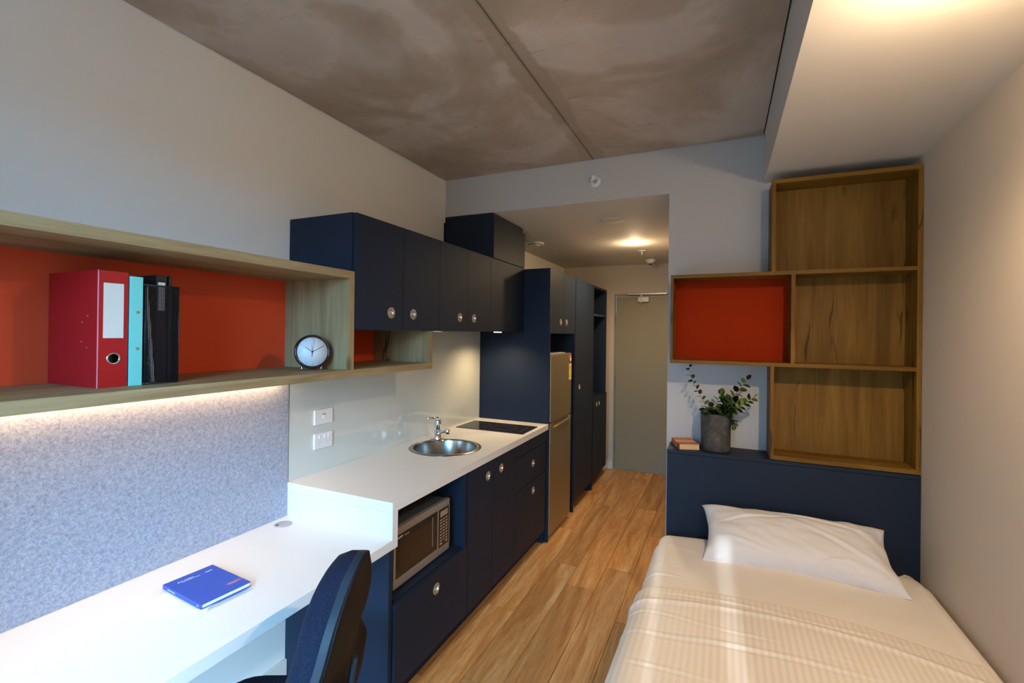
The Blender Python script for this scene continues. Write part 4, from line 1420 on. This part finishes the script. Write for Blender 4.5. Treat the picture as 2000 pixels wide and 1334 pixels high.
def drape(x_l, x_r, y_a, y_b, ztop, zlow, rad, f, nx=110, ny=120, thick=0.012, right_round=0.05):
    """cloth over the mattress: the profile runs from the wall side over the top and down the left side."""
    bm = bmesh.new()
    prof = []
    zr = ztop - right_round
    for i in range(8):
        a_ = i / 7 * PI / 2
        prof.append((x_r - right_round + right_round * math.cos(a_), zr - 0.0 + right_round * math.sin(a_), 0))
    prof = [(x_r, zlow, 0)] + prof
    L = 46
    for i in range(1, L):
        prof.append((x_r - right_round + (x_l + rad - x_r + right_round) * i / L, ztop, 1))
    for i in range(14):
        a_ = PI / 2 + i / 13 * PI / 2
        prof.append((x_l + rad + rad * math.cos(a_), ztop - rad + rad * math.sin(a_), 2))
    for i in range(1, 10):
        prof.append((x_l - 0.006 * i / 9, (ztop - rad) + (zlow - ztop + rad) * i / 9, 3))
    rows = []
    for j in range(ny + 1):
        y = y_a + (y_b - y_a) * j / ny
        r_ = []
        for (px_, pz_, kd) in prof:
            dx, dy, dz = f(px_, y, pz_, kd)
            r_.append(bm.verts.new((px_ + dx, y + dy, pz_ + dz)))
        rows.append(r_)
    for a_, b_ in zip(rows, rows[1:]):
        for i in range(len(a_) - 1):
            bm.faces.new((a_[i], a_[i + 1], b_[i + 1], b_[i])).smooth = True
    bmesh.ops.recalc_face_normals(bm, faces=bm.faces)
    return bm


def sm(a_, b_, v_):
    t0 = max(0, min(1, (v_ - a_) / (b_ - a_)))
    return t0 * t0 * (3 - 2 * t0)


def mat_f(px_, y, pz_, kd):
    # soft crown, rounded head end
    e = sm(BY1 + 0.0, BY1 - 0.10, y)
    u_ = (px_ - BX0) / (BX1 - BX0)
    crown = 0.022 * math.sin(PI * max(0, min(1, u_))) * e if kd in (1, 2) else 0
    n1 = noise.noise(Vector((px_ * 3.0, y * 5.0, 1.3))) * 0.006
    drop = -0.035 * (1 - e) if kd in (1, 2) else -0.02 * (1 - e)
    ins = 0.03 * (1 - e) if kd >= 2 else 0
    wr = 0.004 * math.exp(-((y - 2.44 + (px_ - 1.5) * 0.35) / 0.012) ** 2) if px_ < 1.85 else 0
    return (ins, 0, crown + n1 + drop + wr)


bm = B(BX0 + 0.012, BX1 - 0.004, BY0 + 0.01, BY1 - 0.012, 0.302, 0.535, bev=0.03)
obj('mattress', bm, 'sheet_white', bd)
bm = drape(BX0, BX1, BY0, BY1, 0.558, 0.31, 0.055, mat_f, ny=90)
obj('sheet', bm, 'sheet_white', bd)

creases = [(2.20, 0.03, 0.0030, 0.008, 0.35), (2.09, -0.02, 0.0030, 0.008, 0.5), (1.93, 0.0, 0.0040, 0.008, 0.7), (1.78, -0.06, 0.0022, 0.007, 0.5), (1.66, 0.05, 0.0040, 0.009, 0.6), (1.50, -0.08, 0.0030, 0.008, 0.5), (1.37, 0.06, 0.0036, 0.009, 0.9), (1.20, -0.03, 0.0030, 0.010, 0.9)]


def dv_f(px_, y, pz_, kd):
    hem = sm(2.30, 2.22, y)
    dz = 0.0
    dx = 0.0
    u_ = (px_ - BX0) / (BX1 - BX0)
    uc = max(0, min(1, u_))
    for (yc, sl, am, wd, ext) in creases:
        yy = yc + sl * (px_ - 1.5) + 0.035 * noise.noise(Vector((px_ * 3.5, yc * 9, 0)))
        fade = 1 - sm(ext * 0.6, ext * 1.6, px_ - 1.5) * 0.75
        g_ = math.exp(-((y - yy) / wd) ** 2) - 0.8 * math.exp(-((y - yy + wd * 1.5) / (wd * 0.9)) ** 2)
        dz += 0.85 * am * g_ * fade * (0.6 + 0.9 * noise.noise(Vector((px_ * 5, yc * 7, 4))))
    # turned-over edge of the cover
    e1 = 2.005 - 0.05 * (uc - 0.45) ** 2 * 4 * (1 if uc < 0.45 else 1.4)
    dz += -0.016 * sm(e1 - 0.010, e1 + 0.012, y)
    dz += 0.006 * math.exp(-((y - (e1 - 0.11)) / 0.012) ** 2)
    n1 = noise.noise(Vector((px_ * 2.2, y * 3.1, 5.3))) * 0.008 + noise.noise(Vector((px_ * 7, y * 6, 2.3))) * 0.0015
    crown = 0.022 * math.sin(PI * uc)
    if kd in (1,):
        return (0, 0, crown + dz + n1)
    if kd == 2:
        k_ = 0.8
        return (-dz * 0.9 - 0.3 * n1, 0, crown + dz * k_ + n1)
    if kd == 3:
        b_ = noise.noise(Vector((0.0, y * 6, pz_ * 6))) * 0.012
        return (-dz * 0.9 - abs(b_), 0, 0)
    return (-0.002, 0, n1 * 0.3)


du = thing('duvet', 'white satin-striped duvet spread over the bed', 'duvet', (2.05, 1.4, 0.56))
bm = drape(BX0 - 0.030, BX1 + 0.001, BY0 - 0.02, 2.445, 0.572, 0.22, 0.075, dv_f, ny=400)
# striped body and plain turned-back border use the same sheet of cloth: split by material
for f_ in bm.faces:
    c_ = f_.calc_center_median()
    uc = (c_.x - BX0) / (BX1 - BX0)
    e1 = 2.005 - 0.05 * (uc - 0.45) ** 2 * 4 * (1 if uc < 0.45 else 1.4)
    f_.material_index = 1 if c_.y > e1 - 0.004 else 0
obj('duvet_cover', bm, ['duvet_white', 'sheet_white'], du)

# pillow
nu, nv = 110, 70
bm = bmesh.new()
PWd, PDp, PTh = 0.383, 0.178, 0.075
MP = Matrix.Translation((2.098, 2.462, 0.645)) @ Matrix.Rotation(R(1.5), 4, 'Z') @ Matrix.Rotation(R(24), 4, 'X')
top, bot = [], []
for j in range(nv + 1):
    rt_, rb_ = [], []
    v_ = -1 + 2 * j / nv
    for i in range(nu + 1):
        u_ = -1 + 2 * i / nu
        sx = 1 - 0.085 * (1 - v_ * v_) * abs(u_) ** 2
        sy = 1 - 0.12 * (1 - u_ * u_) * abs(v_) ** 2
        x_, y_ = u_ * PWd * sx, v_ * PDp * sy
        tt = PTh * (max(0, 1 - abs(u_) ** 3.2) * max(0, 1 - abs(v_) ** 2.6)) ** 0.55
        rad_ = math.hypot(u_, v_)
        w_ = noise.noise(Vector((u_ * 2.5, v_ * 2.0, 3.1))) * 0.007
        w_ += 0.005 * noise.noise(Vector((u_ * 5 + v_ * 3, v_ * 4, 8.1)))
        cr = math.sin((v_ * 0.8 + u_ * 1.6) * 9 + 3 * noise.noise(Vector((u_ * 2, v_ * 2, 0)))) * 0.0014
        for (ua, va, ub, vb, am_) in ((-0.95, 0.1, 0.2, 0.75, 0.004), (-0.3, 0.9, 0.9, 0.35, 0.005), (0.05, 0.4, 0.95, -0.7, 0.005), (-0.8, -0.3, -0.1, -0.85, 0.004), (0.1, -0.9, 0.5, -0.55, 0.006), (0.55, 0.95, 0.8, 0.2, 0.005)):
            lx, ly = ub - ua, vb - va
            ll = math.hypot(lx, ly)
            tq = max(0, min(1, ((u_ - ua) * lx + (v_ - va) * ly) / ll / ll))
            sd2 = ((u_ - ua) * ly - (v_ - va) * lx) / ll
            cr += am_ * math.sin(PI * tq) * (math.exp(-(sd2 / 0.035) ** 2) - 0.7 * math.exp(-((sd2 - 0.07) / 0.04) ** 2))
        edge = min(1 - abs(u_), 1 - abs(v_))
        k_ = min(1, edge * 6)
        z_ = tt * 1.15 + (w_ + cr) * k_
        fl_ = 0.006 * math.sin(u_ * 13) * (1 - k_) + 0.006 * math.sin(v_ * 9 + 1) * (1 - k_)
        rt_.append(bm.verts.new(MP @ Vector((x_, y_, z_ + fl_ + 0.0012))))
        rb_.append(bm.verts.new(MP @ Vector((x_, y_, -tt * 0.75 + fl_ - 0.0012))))
    top.append(rt_)
    bot.append(rb_)
for g_, flip in ((top, False), (bot, True)):
    for a_, b_ in zip(g_, g_[1:]):
        for i in range(nu):
            q = (a_[i], a_[i + 1], b_[i + 1], b_[i])
            bm.faces.new(q[::-1] if flip else q).smooth = True
per = [(0, i) for i in range(nu)] + [(j, nu) for j in range(nv)] + [(nv, i) for i in range(nu, 0, -1)] + [(j, 0) for j in range(nv, 0, -1)]
for k_ in range(len(per)):
    a_, b_ = per[k_], per[(k_ + 1) % len(per)]
    bm.faces.new((top[a_[0]][a_[1]], bot[a_[0]][a_[1]], bot[b_[0]][b_[1]], top[b_[0]][b_[1]])).smooth = True
pl_ = obj('pillow', bm, 'pillow_white')
tag(pl_, 'rumpled white pillow propped against the navy headboard', 'pillow')

# ------------------------------------------------------------------ office chair
CA = R(114.5)
BKX, BKY = 0.916, 1.007          # backrest centre (top)
Fd = Vector((-math.sin(CA), math.cos(CA), 0))
CC = Vector((BKX, BKY, 0)) + Fd * 0.27
MCh = Matrix.Translation(CC) @ Matrix.Rotation(CA, 4, 'Z')
ch = thing('office_chair', 'dark blue fabric office chair pushed up to the white desk', 'chair', M=MCh)


def backsurf(s_, t0, off, wscale=1.0):
    """s_ -1..1 across, t0 0..1 up; returns a local point; off = distance towards the sitter."""
    h0, h1 = 0.56, 0.982
    wd = 0.239 * (1 - 0.43 * t0) * (1 - 0.42 * max(0, (t0 - 0.62) / 0.38) ** 2.6)
    z = h0 + (h1 - h0) * t0
    z_round = z - 0.035 * abs(s_) ** 2.0 * sm(0.5, 1.0, t0) + 0.06 * abs(s_) ** 3 * sm(0.4, 0.0, t0)
    y = -0.205 - 0.043 * t0 ** 1.4 + 0.025 * math.exp(-((t0 - 0.25) / 0.2) ** 2) + 0.013 * s_ * s_
    return Vector((wd * s_ * wscale, y + off, z_round))


def backslab(o0, o1, name, mat, ws=1.0, puff=0.0, ns=24, nt=26):
    bm = bmesh.new()
    F_, K_ = [], []
    for j in range(nt + 1):
        a_, b_ = [], []
        for i in range(ns + 1):
            s_, t0 = -1 + 2 * i / ns, j / nt
            ed = (max(0, 1 - abs(s_) ** 4) * max(0, 1 - abs(2 * t0 - 1) ** 4.5)) ** 0.5
            a_.append(bm.verts.new(MCh @ backsurf(s_, t0, o1 + puff * ed, ws)))
            b_.append(bm.verts.new(MCh @ backsurf(s_, t0, o0, ws)))
        F_.append(a_)
        K_.append(b_)
    for g_ in (F_, K_):
        for a_, b_ in zip(g_, g_[1:]):
            for i in range(ns):
                bm.faces.new((a_[i], a_[i + 1], b_[i + 1], b_[i])).smooth = True
    per = [(0, i) for i in range(ns)] + [(j, ns) for j in range(nt)] + [(nt, i) for i in range(ns, 0, -1)] + [(j, 0) for j in range(nt, 0, -1)]
    for k_ in range(len(per)):
        a_, b_ = per[k_], per[(k_ + 1) % len(per)]
        bm.faces.new((F_[a_[0]][a_[1]], K_[a_[0]][a_[1]], K_[b_[0]][b_[1]], F_[b_[0]][b_[1]]))
    return obj(name, bm, mat, ch)


backslab(-0.020, 0.0, 'backrest_frame', 'chair_shell', 1.0)
backslab(-0.026, -0.0205, 'backrest_panel', 'chair_back', 0.93)
backslab(0.0005, 0.022, 'backrest_cushion', 'chair_fabric', 0.97, puff=0.062)
# seat
bm = bmesh.new()
n_ = 40
rings = []
for (k_, z) in ((0.0, 0.425), (0.90, 0.425), (0.985, 0.435), (1.0, 0.455), (0.985, 0.475), (0.93, 0.488), (0.6, 0.492), (0.0, 0.494)):
    rg = []
    for i in range(n_):
        a_ = 2 * PI * i / n_
        c_, s_ = math.cos(a_), math.sin(a_)
        px_ = math.copysign(abs(c_) ** 0.55, c_) * 0.235 * k_
        py_ = math.copysign(abs(s_) ** 0.55, s_) * 0.225 * k_ + 0.03
        zz = z - (0.03 * max(0, (py_ - 0.12) / 0.13) ** 2 if z > 0.43 else 0)
        rg.append(bm.verts.new(MCh @ Vector((px_, py_, zz))))
    rings.append(rg)
for a_, b_ in zip(rings, rings[1:]):
    for i in range(n_):
        bm.faces.new((a_[i], a_[(i + 1) % n_], b_[(i + 1) % n_], b_[i])).smooth = True
bmesh.ops.remove_doubles(bm, verts=bm.verts, dist=0.0005)
obj('seat', bm, 'chair_fabric', ch)
bm = B(-0.10, 0.10, -0.12, 0.12, 0.385, 0.424, bev=0.01)
tube(bm, [(0, -0.10, 0.40), (0, -0.20, 0.405), (0, -0.235, 0.45), (0, -0.232, 0.60), (0, -0.246, 0.70)], [0.02, 0.02, 0.016, 0.012, 0.008], 10)
obj('back_support', xform(bm, MCh), 'chair_shell', ch)
bm = bmesh.new()
tube(bm, [(0.12, -0.02, 0.405), (0.25, -0.03, 0.40), (0.29, -0.03, 0.395)], [0.006, 0.006, 0.009], 8)
obj('lever', xform(bm, MCh), 'chair_shell', ch)
bm = bmesh.new()
cyl(bm, (0, 0, 0.10), (0, 0, 1), 0.028, 0.16, 20)
cyl(bm, (0, 0, 0.25), (0, 0, 1), 0.016, 0.137, 20)
obj('gas_column', xform(bm, MCh), 'black', ch)
bm = bmesh.new()
for k_ in range(5):
    a_ = 2 * PI * k_ / 5 + 0.3
    c_, s_ = math.cos(a_), math.sin(a_)
    tube(bm, [(0.02 * c_, 0.02 * s_, 0.115), (0.16 * c_, 0.16 * s_, 0.095), (0.29 * c_, 0.29 * s_, 0.068)], [0.026, 0.02, 0.015], 8)
obj('star_base', xform(bm, MCh), 'chair_shell', ch)
for k_ in range(5):
    a_ = 2 * PI * k_ / 5 + 0.3
    c_, s_ = math.cos(a_), math.sin(a_)
    bm = bmesh.new()
    pc = Vector((0.285 * c_, 0.285 * s_, 0.0265))
    for sg in (-1, 1):
        cyl(bm, pc + Vector((-s_, c_, 0)) * (0.004 * sg), Vector((-s_, c_, 0)) * sg, 0.026, 0.016, 18)
    cyl(bm, pc + Vector((0, 0, 0.0)), (0, 0, 1), 0.006, 0.035, 8)
    obj('caster', xform(bm, MCh), 'black', ch)
